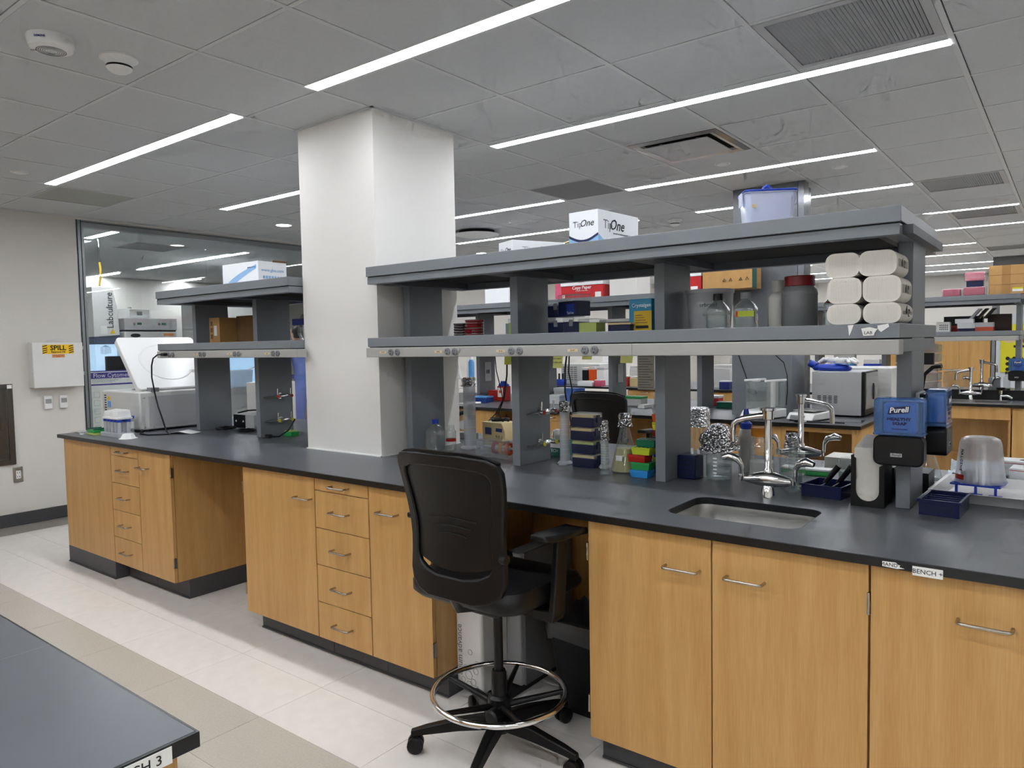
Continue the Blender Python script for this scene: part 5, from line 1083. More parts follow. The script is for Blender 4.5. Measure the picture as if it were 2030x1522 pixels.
# notes hanging from the rear edge of the shelf
for i, (x, z, w_, h_, m_, lab) in enumerate(((3.50, 1.39, .062, .075, NOTE, 'yellow sticky note hanging right of the middle upright'), (3.682, 1.415, .06, .035, NOTE, 'yellow sticky note hanging above the far chair'), (3.91, 1.405, .07, .05, NOTE, 'yellow sticky note left of the hanging printed sheet'), (3.166, 1.41, .05, .08, thin_paper('olive tag', 'b4b54c'), 'olive tag hanging left of the middle upright'))):
    t = thing('sticky_note', lab, 'note', (x, 1.1285, z)); obj('sheet', MB().add([(-w_/2, 0, h_/2), (w_/2, 0, h_/2), (w_/2, -.012, -h_/2), (-w_/2, -.008, -h_/2)], [(0, 3, 2, 1)]), m_, t)
    if i == 0: txt(t, 'DO NOT', .012, INK, (0, -.008, .012), name='handwriting'); txt(t, 'TURN OFF', .012, INK, (0, -.010, -.008), name='handwriting')
t = thing('printed_sheet', 'grey printed paper sheet hanging below the shelf by the third upright', 'paper', (4.013, 1.1285, 1.345)); obj('sheet', MB().box(-.046, .046, -.001, 0, -.095, .09), thin_paper('printed grey paper', 'd2cfc6'), t)
for k in range(14): obj('print_line', MB().box(-.04, .038-.012*(k % 3), -.0016, -.001, -.085+.0125*k, -.082+.0125*k), MGREY, t)
# ================================================================ left wall
t = thing('spill_kit', 'white wall cabinet with yellow SPILL response kit sign', 'cabinet', (XW, .565, 1.175))
obj('body', MB().box(0, .10, -.20, .20, 0, .395), WHITEG, t, bev=.004); obj('door', MB().box(.1005, .112, -.20, .20, .002, .393), WHITEG, t, bev=.003)
obj('handle', MB().tube([(.05, -.07, .395), (.05, -.065, .415), (.05, 0, .42), (.05, .065, .415), (.05, .07, .395)], .004, 6), WHITE, t, smooth=60)
s = obj('sign', MB().box(.1122, .1135, -.125, .125, .295, .375), HAZY, t)
for e in (-1, 1):
    for k in range(4):
        y0 = e*.105-.02; obj('stripe', MB().prism([(y0, .297+.019*k), (y0, .305+.019*k), (y0+.038, .317+.017*k if k < 3 else .373), (y0+.038, .309+.017*k if k < 3 else .365)], .1136, .1142, 'x'), INK, s)
txt(s, 'SPILL', .058, INK, (.114, 0, .345), SIDE, bold=.0016, sx=1.0); txt(s, 'Response Kit', .021, INK, (.114, 0, .311), SIDE, bold=.0006)
lab = obj('orange_label', MB().box(.1122, .113, -.05, .05, .262, .29), ORLAB, t); txt(lab, 'Environmental Health', .009, INK, (.1134, 0, .281), SIDE); txt(lab, 'Products', .009, INK, (.1134, 0, .27), SIDE)
for z in (.33, .1): obj('hinge', MB().cyl((.106, .203, z), .004, .03, 8), STEEL, t)
for i, (y, lb) in enumerate(((.50, 'left white thermostat under the spill kit cabinet'), (.625, 'right white thermostat under the spill kit cabinet'))):
    t = thing('thermostat', lb, 'thermostat', (XW, y, 1.04), 0, 'white wall thermostats'); obj('case', MB().box(0, .022, -.032, .032, -.058, .058), WHITE, t, bev=.005); obj('screen', MB().box(.0222, .023, -.024, .024, -.008, .032), mat('lcd grey', '8e9290', .3), t)
t = thing('extinguisher_cabinet', 'recessed stainless steel fire cabinet cut by the left edge', 'cabinet', (XW, -.06, .53)); b = MB(); b.box(0, .02, -.29, -.245, 0, .69).box(0, .02, .245, .29, 0, .69).box(0, .02, -.245, .245, 0, .045).box(0, .02, -.245, .245, .645, .69); obj('frame', b, STEELD, t, bev=.003); d = obj('door', MB().box(.002, .012, -.24, .24, .05, .64), STEELD, t); obj('door_window', MB().box(.012, .014, -.2, .14, .12, .58), mat('dark glazing', '2b2623', .15), d); obj('pull', MB().box(.0125, .022, .19, .215, .30, .42), STEELD, d, bev=.004); obj('code_sticker', MB().box(.0202, .0206, .25, .285, .652, .682), PAPER, t)
t = thing('wall_outlet', 'steel-framed wall outlet below the fire cabinet', 'outlet', (XW, .241, .437)); obj('plate', MB().box(0, .012, -.036, .036, -.066, .066), STEEL, t, bev=.003); obj('receptacle', MB().box(.0122, .016, -.018, .018, -.035, .035), WHITE, t, bev=.002); obj('slot', MB().box(.0161, .0168, -.01, -.006, .012, .024).box(.0161, .0168, .006, .01, .012, .024).box(.0161, .0168, -.01, -.006, -.024, -.012).box(.0161, .0168, .006, .01, -.024, -.012), DARKGAP, t)
# ================================================================ second bench
R2 = 3.03
def bench_top(label, x0, x1, y0, z=CT-.0006, depth=BD):
    t = thing('worktop', label, 'worktop', (x0, y0, z-.024)); obj('slab', MB().box(0, x1-x0-.004, .004, depth, 0, .024), TOP, t); obj('front_edge', MB().box(0, x1-x0, 0, .004, -.001, .0228), TOPE, t); obj('end_edge', MB().box(x1-x0-.004, x1-x0, .004, depth, -.001, .0228), TOPE, t); return t
bench_top('dark worktop of the second bench with balances and microwave', -.2, 4.575, R2)
cabinet('wood drawer cabinet in the second bench behind the tap cables', 1.85, 2.35, 'drawers', R2); cabinet('wood door cabinet of the second bench behind the faucet', 3.35, 4.06, 'doors', R2, nd=2, hx=[3.63, 3.78])
cabinet('wood door cabinet at the left of the second bench', 1.1, 1.5, 'door', R2, hx=[1.2])
t = thing('knee_space_frame', 'wood-framed open knee space at the right end of the second bench', 'cabinet', (4.06, R2+.03, 0)); obj('side_panel', MB().box(.455, .485, 0, 1.45, 0, .883), WOOD, t); obj('front_apron', MB().box(0, .455, 0, .02, .85, .883), WOODD, t); obj('back_board', MB().box(0, .455, .55, .57, 0, .883), WOOD, t); obj('post', MB().box(0, .03, 0, .55, 0, .85), WOODD, t)
t = thing('blue_crate', 'blue plastic crate standing inside the second bench knee space', 'crate', (4.46, 3.35, 0)); obj('crate', MB().box(-.06, .05, -.1, .1, 0, .66), mat('slate blue crate', '5d6f9e', .5), t, bev=.004)
solo('modesty_panel', 'wood panel behind the second bench knee spaces', 'panel', MB().box(-2.1, 2.05, -.01, .01, 0, .87), WOOD, (2.0, R2+.745, .008))
shelving('grey two-tier reagent shelf over the second bench', -.1, 3.425, [-.02, .76, 1.55, 2.328, 3.175], (-.1, 3.425), [], R2, slots=False)
# things on the second bench
t = thing('microwave', 'grey microwave oven with dark door at the second bench end', 'microwave', (4.29, 3.78, CT), .0)
obj('case', MB().box(-.17, .17, -.20, .22, .012, .33), mat('microwave enamel', 'b9babb', .35, metal=.2), t, bev=.004); obj('door_frame', MB().box(.1705, .195, -.20, .22, .015, .33), BLACK, t, bev=.003); obj('door_window', MB().box(.1952, .2, -.19, .2, .06, .32), mat('smoked door', '8f908c', .15), t); obj('door_handle', MB().box(.2, .21, .02, .05, .12, .24), BLACK, t, bev=.004)
obj('rear_bump', MB().box(-.19, -.17, -.1, .12, .06, .28), OFFW, t, bev=.006)
for i in range(4):
    for j in range(5): obj('vent_slot', MB().box(-.13+.038*i, -.105+.038*i, -.2012, -.1998, .10+.012*j, .105+.012*j), DARKGAP, t)
for s in (-.14, .14): obj('foot', MB().cyl((s, -.15, 0), .015, .013, 10).cyl((s, .17, 0), .015, .013, 10), BLACK, t)
t = thing('oven', 'white oven with arrow sticker standing right of the microwave', 'appliance', (4.33, 4.30, CT)); obj('case', MB().box(-.15, .24, -.22, .2, 0, .34), OFFW, t, bev=.006); obj('arrow_frame', MB().tube([(-.07, -.2215, .20), (.075, -.2215, .20), (.075, -.2215, .28), (-.07, -.2215, .28)], .0025, 4, True), INK, t)
for s in (.225, .252): obj('arrow', MB().prism([(.0, s-.003), (.04, s-.003), (.04, s-.008), (.06, s), (.04, s+.008), (.04, s+.003), (0, s+.003)], -.2216, -.2206, 'y').prism([(-.01, s-.003), (-.035, s-.003), (-.035, s-.008), (-.055, s), (-.035, s+.008), (-.035, s+.003), (-.01, s+.003)], -.2216, -.2206, 'y'), INK, t)
obj('latch', MB().prism(rrect(-.01, .02, .1, .19, .014, 4), -.224, -.22, 'y'), BLACK, t); obj('caution_tape', MB().box(.10, .125, -.2215, -.2205, .08, .33), YELL, t)
t = thing('blue_mitt', 'blue thermal glove lying on the microwave', 'glove', (4.22, 3.74, CT+.3305), .1); obj('mitt', MB().lathe([(0, 0), (.13, .004), (.145, .025), (.11, .048), (0, .055)], n=20, jit=.04, sy=.5), BLUE, t, smooth=50); obj('thumb', MB().tube([(-.11, 0, .035), (-.15, .01, .055), (-.145, .02, .075)], [.03, .03, .016], 8), BLUE, t, smooth=60)
def glove(label, loc, rz):
    t = thing('white_glove', label, 'glove', loc, rz); obj('palm', MB().lathe([(0, 0), (.05, .002), (.058, .02), (.046, .038), (0, .042)], n=16, sy=.8), WHITE, t, smooth=50)
    for k in range(5):
        a = math.radians(-60+30*k); obj('finger', MB().tube([(.035*math.cos(a), .03*math.sin(a), .02), (.075*math.cos(a), .065*math.sin(a), .03-.012*(k % 2)), (.112*math.cos(a)*(1 if k else .8), .1*math.sin(a), .004)], [.015, .0155, .011], 8), WHITE, t, smooth=60)
    return t
glove('white cotton glove resting on the blue mitt, fingers right', (4.30, 3.72, CT+.387), .2); glove('white cotton glove resting behind the other glove', (4.20, 3.86, CT+.385), 2.4)
t = thing('analytical_balance', 'white analytical balance with glass draft shield', 'balance', (3.87, 3.24, CT), -.35)
obj('base', MB().hexa([(-.1, -.14, .008), (.1, -.14, .008), (.1, .14, .008), (-.1, .14, .008)], [(-.1, -.10, .06), (.1, -.10, .06), (.1, .14, .07), (-.1, .14, .07)]), WHITE, t, bev=.006); obj('display', MB().hexa([(-.06, -.1405, .02), (.06, -.1405, .02), (.06, -.125, .042), (-.06, -.125, .042)], [(-.06, -.142, .021), (.06, -.142, .021), (.06, -.127, .043), (-.06, -.127, .043)]), MGREY, t)
for n_, (a, b_, c, d) in enumerate(((-.09, .09, -.075, -.072), (-.09, .09, .127, .13), (-.093, -.09, -.072, .127), (.09, .093, -.072, .127))): obj('glass_panel', MB().box(a, b_, c, d, .072, .27), GLASS, t)
obj('top_rail', MB().box(-.1, -.08, -.085, .14, .27, .285).box(.08, .1, -.085, .14, .27, .285), WHITE, t, bev=.003); obj('top_handle', MB().box(-.03, .02, -.08, -.05, .272, .29), WHITE, t, bev=.003); obj('back_pillar', MB().box(-.012, .012, .10, .125, .072, .27), WHITE, t); obj('pan', MB().lathe([(0, .075), (.045, .075), (.045, .078), (0, .078)], (0, .02, 0), 24), STEEL, t)
t = thing('top_loading_balance', 'flat white balance with steel pan beside the microwave', 'balance', (4.19, 3.26, CT), -.3); obj('base', MB().hexa([(-.1, -.13, .01), (.1, -.13, .01), (.1, .12, .01), (-.1, .12, .01)], [(-.1, -.09, .055), (.1, -.09, .055), (.1, .12, .065), (-.1, .12, .065)]), WHITE, t, bev=.006); obj('display', MB().hexa([(-.07, -.128, .02), (.04, -.128, .02), (.04, -.113, .04), (-.07, -.113, .04)], [(-.07, -.13, .021), (.04, -.13, .021), (.04, -.115, .041), (-.07, -.115, .041)]), MGREY, t); obj('pan', MB().box(-.085, .085, -.07, .1, .068, .074), STEEL, t, bev=.002); obj('foot', MB().box(-.09, .09, -.1, .1, 0, .01), BLACK, t)
t = thing('brush', 'long-handled brush with black bristles lying on the second bench', 'brush', (4.24, 3.09, CT+.008), .1); obj('handle', MB().tube([(-.02, 0, 0), (.22, 0, 0)], .005, 8), BLACK, t); obj('ferrule', MB().tube([(-.06, 0, 0), (-.02, 0, 0)], .006, 8), WHITE, t); obj('bristles', MB().tube([(-.06, 0, 0), (-.085, 0, 0), (-.1, 0, 0)], [.006, .011, .006], 8), BLACK, t, smooth=50)
solo('plastic_sheet', 'clear plastic bag lying flat in front of the microwave', 'plastic bag', MB().box(-.12, .12, -.08, .08, .001, .006), CLEARP, (4.42, 3.28, CT), .1)
t = thing('hanging_cable', 'bundled black cord hanging on the grey chase panel', 'cord', (3.66, 3.44, 1.08)); obj('cable', MB().tube([(-.06, 0, .34), (-.03, 0, .24), (.01, 0, .13), (.04, 0, .04)], .004, 6), BLACK, t, smooth=60); obj('bundle', MB().tube([(.06+.035*math.cos(k*.7)*.9, -.002*(k % 3), .01+.02*math.sin(k*.7)-.35*.035*math.cos(k*.7)) for k in range(28)], .004, 6), BLACK, t, smooth=60)
t = thing('hanging_cable', 'black cord draped over the analytical balance', 'cord', (3.9, 3.42, 1.2)); obj('cable', MB().tube([(-.1, 0, .22), (.0, -.01, .17), (.07, -.02, .11), (.10, -.04, .02), (.105, -.05, -.1), (.1, -.06, -.2)], .004, 6), BLACK, t, smooth=60)
t = thing('sharps_container', 'red sharps container with blue lid on the second bench', 'container', (1.08, 3.72, CT)); obj('body', MB().box(-.05, .05, -.05, .05, 0, .15), RED, t, bev=.006); obj('lid', MB().lathe([(.056, .15), (.056, .165), (.035, .18), (.03, .2), (0, .2)], n=16), BLUE, t, smooth=30); obj('warning_label', MB().box(-.04, .025, -.0512, -.0502, .04, .135), PAPER, t); obj('biohazard_mark', MB().prism([(-.008+.016*math.cos(2*PI*k/12), .095+.016*math.sin(2*PI*k/12)) for k in range(12)], -.0518, -.0512, 'y'), ORANGE, t)
for i, (x, y, z, w_, h_, m_, lb, nm) in enumerate(((.86, 3.60, CT, .1, .06, NAVY, 'navy box with yellow tag on the second bench', 'freezer_box'), (.99, 3.5, CT, .16, .06, mat('deep blue box', '183c86', .4), 'blue lidded box on the second bench', 'freezer_box'), (.93, 3.80, CT, .14, .1, RED, 'red and white bag behind the blue box', 'waste_bag'), (1.76, 3.66, CT, .15, .085, CARTON, 'white carton left of the far chair', 'carton'), (1.72, 3.86, CT, .16, .14, mat('pale grey carton', 'cfcfcf', .5), 'grey carton behind the white one near the far chair', 'carton'), (1.94, 3.72, CT+.0, .13, .15, mat('blue storage', '4d78c9', .3), 'blue translucent tip box left of the far chair', 'tip_box_tall'), (2.52, 3.8, CT, .2, .085, OFFW, 'grey electrophoresis tank on the second bench', 'gel_tank'), (2.72, 3.62, CT, .07, .03, WHITE, 'small white device beside the electrophoresis tank', 'gadget'), (2.75, 3.95, CT, .16, .11, OFFW, 'pale box under the hanging sheet on the second bench', 'carton'), (3.16, 4.1, CT, .1, .09, REDC, 'red and white striped box left of the grey chase', 'carton'), (3.32, 3.95, CT, .14, .05, DGREEN, 'dark green device left of the grey chase', 'gadget'))):
    t = thing(nm, lb, 'box', (x, y, z), random.uniform(-.15, .15)); obj('body', MB().box(-w_/2, w_/2, -.06, .06, 0, h_*.75), m_, t, bev=.003); obj('lid', MB().box(-w_/2-.003, w_/2+.003, -.063, .063, h_*.75+.0005, h_), m_ if i not in (1, 3, 6, 9) else (LBLUE, CARTON, GREEN, PAPER)[(1, 3, 6, 9).index(i)], t, bev=.003)
    if i in (0,): obj('tag', MB().box(-.04, .03, -.0645, -.0635, .03, .06), CREAM, t)
solo('pipette', 'white pipette lying on the second bench edge', 'pipette', MB().tube([(-.12, 0, .012), (-.03, 0, .012), (.0, 0, .014), (.1, 0, .014)], [.003, .007, .012, .014], 8), WHITE, (1.08, 3.2, CT), .5, smooth=50)
t = thing('outlet_plate', 'grey outlet plate with green and yellow tape rolls on far upright', 'outlet', (.8055, 3.80, 1.2)); obj('plate', MB().box(0, .008, -.05, .05, -.1, .1), LGREY, t, bev=.002); obj('slot', MB().box(.008, .009, -.03, -.02, -.02, .02).box(.008, .009, -.01, 0, -.02, .02).box(.008, .009, .01, .02, -.02, .02), DARKGAP, t)
for lb, x, m_ in (('green tape roll hanging on the far left upright', 3.73, GREEN), ('yellow tape roll hanging on the far left upright', 3.86, YELL)):
    t = thing('tape_roll', lb, 'tape', (.8065, x, 1.40), 0, 'hanging tape rolls'); obj('roll', MB().tube([(.012, .028*math.cos(2*PI*k/18), .028*math.sin(2*PI*k/18)) for k in range(18)], .011, 6, True), m_, t, smooth=60)
solo('outlet_plate', 'grey outlet plate on the far middle upright', 'outlet', MB().box(0, .008, -.045, .045, -.085, .085), LGREY, (2.3745, 3.80, 1.2), bev=.002)
# top of second shelf
T2 = 1.8826
t = thing('copy_paper_box', 'red and white copy paper carton on the second bench shelf', 'carton', (2.15, 3.66, T2)); obj('box_body', MB().box(-.22, .22, -.14, .14, 0, .16), REDC, t, bev=.002); obj('carton_lid', MB().box(-.225, .225, -.145, .145, .115, .20), CARTON, t, bev=.002); txt(t, 'Copy Paper', .042, INKW, (0, -.1412, .095), bold=.0006); txt(t, '10 reams of 500 sheets', .014, INKW, (0, -.1412, .068)); obj('logo_frame', MB().tube([(-.03, -.146, .145), (.03, -.146, .145), (.03, -.146, .185), (-.03, -.146, .185)], .003, 4, True), REDC, t); obj('barcode', MB().box(.14, .2, -.1412, -.1402, .005, .05), PAPER, t); obj('badge', MB().box(-.21, -.18, -.1412, -.1402, .008, .04), PAPER, t); txt(t, '85', .02, REDC, (-.195, -.1416, .024))
carton('white_carton', 'plain white carton at the left of the second bench shelf', 'carton', (1.13, 3.72, T2), .3, .3, .2, CARTON)
carton('styrofoam_box', 'white styrofoam box right of the copy paper carton', 'box', (2.56, 3.66, T2), .27, .24, .22, STYRO)
carton('clear_tray', 'clear pinkish plastic sleeve left of the copy paper carton', 'tray', (1.80, 3.80, T2), .12, .2, .16, PINKT)
t = carton('copy_paper_box', 'second red and white carton beside the kraft carton', 'carton', (3.16, 3.62, T2), .24, .2, .12, REDC); obj('carton_lid', MB().box(-.122, .122, -.102, .102, .121, .18), CARTON, t, bev=.002); obj('barcode', MB().box(.03, .09, -.1012, -.1002, .005, .04), PAPER, t)
t = carton('kraft_carton', 'long kraft carton with recycling marks on the second bench shelf', 'carton', (3.50, 3.60, T2+.0), .40, .2, .24, KRAFT)
for k in range(4): obj('recycling_mark', MB().tube([(-.02+.05*k+(.03 if k > 1 else 0)+.014*math.cos(2*PI*q/3+PI/2), -.1012, .07+.014*math.sin(2*PI*q/3+PI/2)) for q in range(3)], .003, 4, True), mat('green ink', '2c5d58', .6), t)
obj('green_edge', MB().box(.2, .2008, -.1, .0, 0, .24), mat('green ink'), t); obj('print_line', MB().box(-.18, -.06, -.1012, -.1002, .16, .165).box(-.18, -.1, -.1012, -.1002, .145, .15), KRAFTD, t)
# ================================================================ third bench (right background)
R3 = 6.06
bench_top('dark worktop of the third bench behind', -.2, 4.1, R3)
t = bench_top('lowered dark worktop with sink of the third bench at right', 4.1, 6.4, R3, .836, .55)
bench_top('raised rear worktop of the third bench behind the sink', 4.1, 6.4, R3+.56, CT-.0006, .9)
solo('backsplash', 'black riser behind the lowered sink worktop', 'panel', MB().box(0, 2.3, 0, .01, 0, .10), TOPE, (4.1, R3+.548, .8365))
t = thing('knee_space_frame', 'wood apron and open knee space below the far sink', 'cabinet', (4.1, R3+.03, 0)); obj('front_apron', MB().box(0, 1.11, 0, .02, .69, .81), WOOD, t, bev=.001); obj('back_board', MB().box(0, 1.11, .45, .47, 0, .81), WOOD, t); obj('low_rail', MB().box(0, 1.11, .40, .45, .29, .31), WOODD, t); obj('side_panel', MB().box(1.09, 1.11, .02, .45, 0, .69), WOODD, t)
cabinet('wood cabinet right of the far knee space at the picture edge', 5.22, 6.1, 'doors', R3, nd=2, zt=.80)
cabinet('wood drawer cabinet of the third bench, seen far through the shelf', 1.2, 1.7, 'drawers', R3); cabinet('wood door cabinet of the third bench, seen far through the shelf', 2.2, 3.0, 'doors', R3, nd=2)
t = thing('sink', 'steel rim of the sink in the third bench', 'sink', (4.92, R3+.26, .8364)); b = MB(); b.box(-.28, .28, -.19, -.165, 0, .006).box(-.28, .28, .165, .19, 0, .006).box(-.28, -.25, -.165, .165, 0, .006).box(.25, .28, -.165, .165, 0, .006); obj('rim', b, STEEL, t); obj('bowl', MB().box(-.25, .25, -.165, .165, .0003, .0015), STEELD, t)
sh3 = shelving('grey two-tier reagent shelf over the third bench', 3.2, 5.252, [3.3, 4.0, 5.205], (3.2, 5.24), [], R3, slots=False)
faucet('chrome faucet at the far sink, the nearer of two', (4.845, R3+.5, .8369), 0, -1); faucet('taller chrome faucet behind the far sink', (4.92, R3+.70, CT), .1, 1)
dispenser('small blue soap dispenser on the third bench upright', (5.2275, R3+.6405, 1.03), 0)
t = thing('eyewash', 'chrome eyewash tap right of the far sink', 'eyewash', (5.10, R3+.47, .8364)); obj('stem', MB().lathe([(.015, 0), (.012, .06), (.02, .065), (.02, .1), (0, .1)], n=14), CHROME, t, smooth=40); obj('spray_head', MB().lathe([(0, .1), (.035, .11), (.04, .13), (0, .135)], n=16), BLACK, t, smooth=40); obj('outlet_arm', MB().tube([(0, 0, .05), (.06, -.02, .05), (.1, -.03, .03)], .012, 8), CHROME, t, smooth=60)
carton('paper_cup_box', 'grey container right of the far faucets', 'container', (5.02, R3+.85, CT), .1, .1, .14, LGREY); bottle('clear bottle with green liquid near the far upright', (5.13, R3+.8, CT), .03, .2, .014, .04, GLASS, MGREY, fill=mat('green liquid', '1d5a3c', .3), fillz=.25)
t = thing('foil_parcel', 'crumpled clear plastic parcel behind the far faucet', 'plastic bag', (4.70, R3+.8, CT)); obj('bag', MB().lathe([(0, 0), (.12, .01), (.13, .1), (.12, .2), (.0, .21)], n=14, jit=.06), CLEARP, t, smooth=30); obj('paper_top', MB().box(-.13, .15, -.06, .08, .212, .22), PAPER, t)
t = thing('dark_rack', 'dark drying rack with black trays left of the far sink', 'rack', (4.52, R3+.42, .8364)); obj('upright_plate', MB().box(-.12, -.1, -.1, .1, 0, .45), BLACK, t)
for k in range(3): obj('curved_tray', MB().tube([(-.1, -.05+.05*k, .1), (-.08, -.05+.05*k, .25), (.0, -.05+.05*k, .33), (.08, -.05+.05*k, .34)], .016, 8), BLACK, t, smooth=60)
obj('cup_holder', MB().box(-.09, .02, -.11, -.03, .36, .48), BLACK, t, bev=.004)
T3 = 1.8826
for k, (x, y, z, w_, h_, lb) in enumerate(((4.672, 6.55, T3, .15, .075, 'pink tip rack pack at the left on the far shelf'), (4.865, 6.55, T3, .17, .085, 'lower pink tip rack pack on the far shelf'), (4.87, 6.55, T3+.1425, .16, .09, 'upper pink tip rack pack on the far shelf'))):
    t = thing('tip_refill', lb, 'tip box', (x, y, z), 0, 'pink tip refill packs'); obj('racks', MB().box(-w_/2, w_/2, -.06, .06, .003, h_-.004), PINKT, t, bev=.004); obj('wrap', MB().box(-w_/2-.006, w_/2+.02, -.066, .066, 0, h_), CLEARP, t, bev=.006)
    for q in range(3): obj('rack_line', MB().box(-w_/2+.006, w_/2-.006, -.0612, -.0602, .014+.022*q, .018+.022*q), mat('deep pink', 'c94a68', .4), t)
t = carton('navy_tray', 'navy tray between the two pink packs on the far shelf', 'tray', (4.87, 6.55, T3+.0855), .14, .11, .056, NAVY)
for k in range(3):
    t = carton('kraft_carton', '%s taped kraft carton in the stack of three on the far shelf' % ('bottom', 'middle', 'top')[k], 'carton', (5.13, 6.6, T3+.0935*k), .285, .2, .092, KRAFT, 0, 'kraft cartons on the far shelf'); obj('tape', MB().box(-.035, .035, -.1008, -.1002, .0, .092), TAPE, t)
    if k == 0: obj('yellow_label', MB().box(.05, .135, -.1014, -.1003, .02, .06), PAPER, t); obj('label_header', MB().box(.05, .135, -.1018, -.1014, .045, .06), YELL, t)
M3 = 1.5276
for x, y, z, w_, h_, m_, lb, nm in ((4.60, 6.58, M3, .12, .1, OFFW, 'perforated white basket on the far middle shelf', 'basket'), (4.80, 6.62, M3, .14, .03, NAVY, 'dark tray under the white boxes on the far shelf', 'tray'), (4.80, 6.62, M3+.0305, .16, .05, CARTON, 'lower white box on the far middle shelf', 'small_box'), (4.78, 6.62, M3+.081, .16, .045, CARTON, 'upper white box on the far middle shelf', 'small_box'), (4.955, 6.58, M3, .15, .04, mat('rust tray', 'b0482c', .4), 'rust red tray on the far middle shelf', 'tray'), (4.955, 6.58, M3+.0405, .155, .045, FROST, 'clear lidded box on the rust red tray', 'small_box'), (4.66, 6.8, M3, .3, .06, RED, 'red folder lying deep in the far shelf', 'folder'), (4.74, 6.92, M3, .35, .16, BLACK, 'black bag deep in the far middle shelf', 'bag'), (5.06, 6.86, M3, .2, .17, mat('dark brown box', '3b2a20', .6), 'dark brown box at the right of the far middle shelf', 'carton')):
    t = carton(nm, lb, 'box', (x, y, z), w_, .12, h_, m_)
    if nm == 'basket':
        for i in range(5):
            for j in range(3): obj('hole', MB().box(-.03+.016*i, -.022+.016*i, -.0612, -.06, .02+.02*j, .032+.02*j), DARKGAP, t)
for k, x in enumerate((4.86, 4.92, 4.98)):
    t = thing('binder_tray', ['grey file holder leaning on the far shelf', 'black file holder leaning in the middle on the far shelf', 'rightmost black file holder leaning on the far shelf'][k], 'file holder', (x, 6.70, M3+.127), 0); obj('holder', MB().hexa([(-.05, -.05, 0), (-.02, -.05, 0), (-.02, .05, 0), (-.05, .05, 0)], [(.03, -.05, .1), (.06, -.05, .1), (.06, .05, .1), (.03, .05, .1)]), (LGREY, BLACK, BLACK)[k], t, bev=.002)
# instruments on the third bench seen through the gaps
t = thing('refrigerated_centrifuge', 'white centrifuge with vent grid on the third bench', 'centrifuge', (.30, 6.62, CT)); obj('housing', MB().box(-.31, .31, -.22, .25, 0, .285), OFFW, t, bev=.008); obj('open_lid', MB().hexa([(.1, .2, .29), (.5, .2, .29), (.5, .24, .29), (.1, .24, .29)], [(.05, .35, .5), (.5, .35, .5), (.5, .39, .5), (.05, .39, .5)]), OFFW, t)
for i in range(4):
    for j in range(7): obj('vent_slot', MB().box(-.28+.06*i, -.23+.06*i, -.2212, -.22, .06+.028*j, .077+.028*j), mat('vent shade', '8a8a88', .6), t)
obj('sticker', MB().box(.12, .19, -.2212, -.22, .16, .21), LBLUE, t); obj('sticker', MB().box(.13, .18, -.2212, -.22, .215, .25), HAZY, t)
t = thing('pipette_rack', 'bright blue rack of upright pipettes on the third bench', 'rack', (.03, 6.2, CT)); obj('rack', MB().box(-.15, .15, -.05, .05, 0, .08), BLUE, t, bev=.004)
for k in range(5): obj('pipette', MB().tube([(-.12+.06*k, 0, .05), (-.12+.06*k, 0, .16)], [.012, .014], 8), BLACK, t)
for x, y, w_, h_, m_, lb, nm in ((.58, 6.31, .1, .25, ORANGE, 'orange and white binder on the third bench', 'binder'), (.475, 6.305, .09, .24, BLACK, 'black binder beside the orange one on the third bench', 'binder'), (.70, 6.33, .12, .24, PAPER, 'white binder right of the orange one on the third bench', 'binder'), (.56, 6.15, .22, .07, CARTON, 'white tissue carton on the third bench', 'carton'), (.75, 6.17, .1, .09, PINKT, 'pink liquid bottle box on the third bench', 'carton'), (1.13, 6.5, .18, .26, OFFW, 'white cylinder jar on the third bench', 'canister'), (1.06, 6.3, .12, .14, RED, 'red container on the third bench', 'container'), (1.22, 6.3, .14, .13, CREAM, 'cream and blue tip box on the third bench', 'tip_box_tall'), (2.33, 6.42, .2, .28, OFFW, 'grey stirrer hood on the third bench', 'appliance'), (2.44, 6.2, .12, .1, INKB, 'blue-screened device on the third bench', 'device'), (2.9, 6.6, .3, .3, WHITE, 'white instrument behind the grey chase', 'appliance'), (3.5, 6.4, .2, .26, OFFW, 'white instrument with dark trays behind the microwave', 'appliance'), (3.65, 6.6, .22, .4, LBLUE, 'light blue device behind the microwave', 'device'), (3.95, 6.5, .16, .34, BLUE, 'blue bag behind the white gloves', 'bag'), (4.15, 6.25, .12, .12, RED, 'small red box right of the white gloves', 'small_box')):
    t = thing(nm, lb, 'container', (x, y, CT), 0); obj('body', MB().box(-w_/2, w_/2, -.06, .06, 0, h_*.86), m_, t, bev=.005); obj('top', MB().box(-w_/2+.004, w_/2-.004, -.056, .056, h_*.86, h_), OFFW if m_ is not PAPER else LGREY, t, bev=.004)
t = thing('drawer_tower', 'clear plastic drawer tower behind the microwave', 'drawers', (4.33, 6.9, CT)); 
for k in range(5): d = obj('drawer', MB().box(-.2, .2, -.15, .15, .1*k+.004, .1*k+.085), FROST, t, bev=.004); obj('drawer_edge', MB().box(-.205, .205, -.156, -.15, .1*k+.085, .1*k+.1), WHITE, d)
t = thing('white_wire_rack', 'white wire drying rack with a blue bottle beyond the column', 'rack', (-.85, 5.2, 0)); obj('side_frame', MB().tube([(-.3, 0, .9), (.15, 0, .9), (.15, 0, 1.5), (-.3, 0, 1.5)], .008, 6, True), WHITE, t)
for k in range(6): obj('rack_bar', MB().tube([(-.3+.05*k, 0, 1.5-.02*k), (.12, -.05, 1.0-.02*k)], .007, 6), WHITE, t)
obj('rack_shelf', MB().box(-.3, .3, -.1, .1, 1.03, 1.045), WHITE, t)
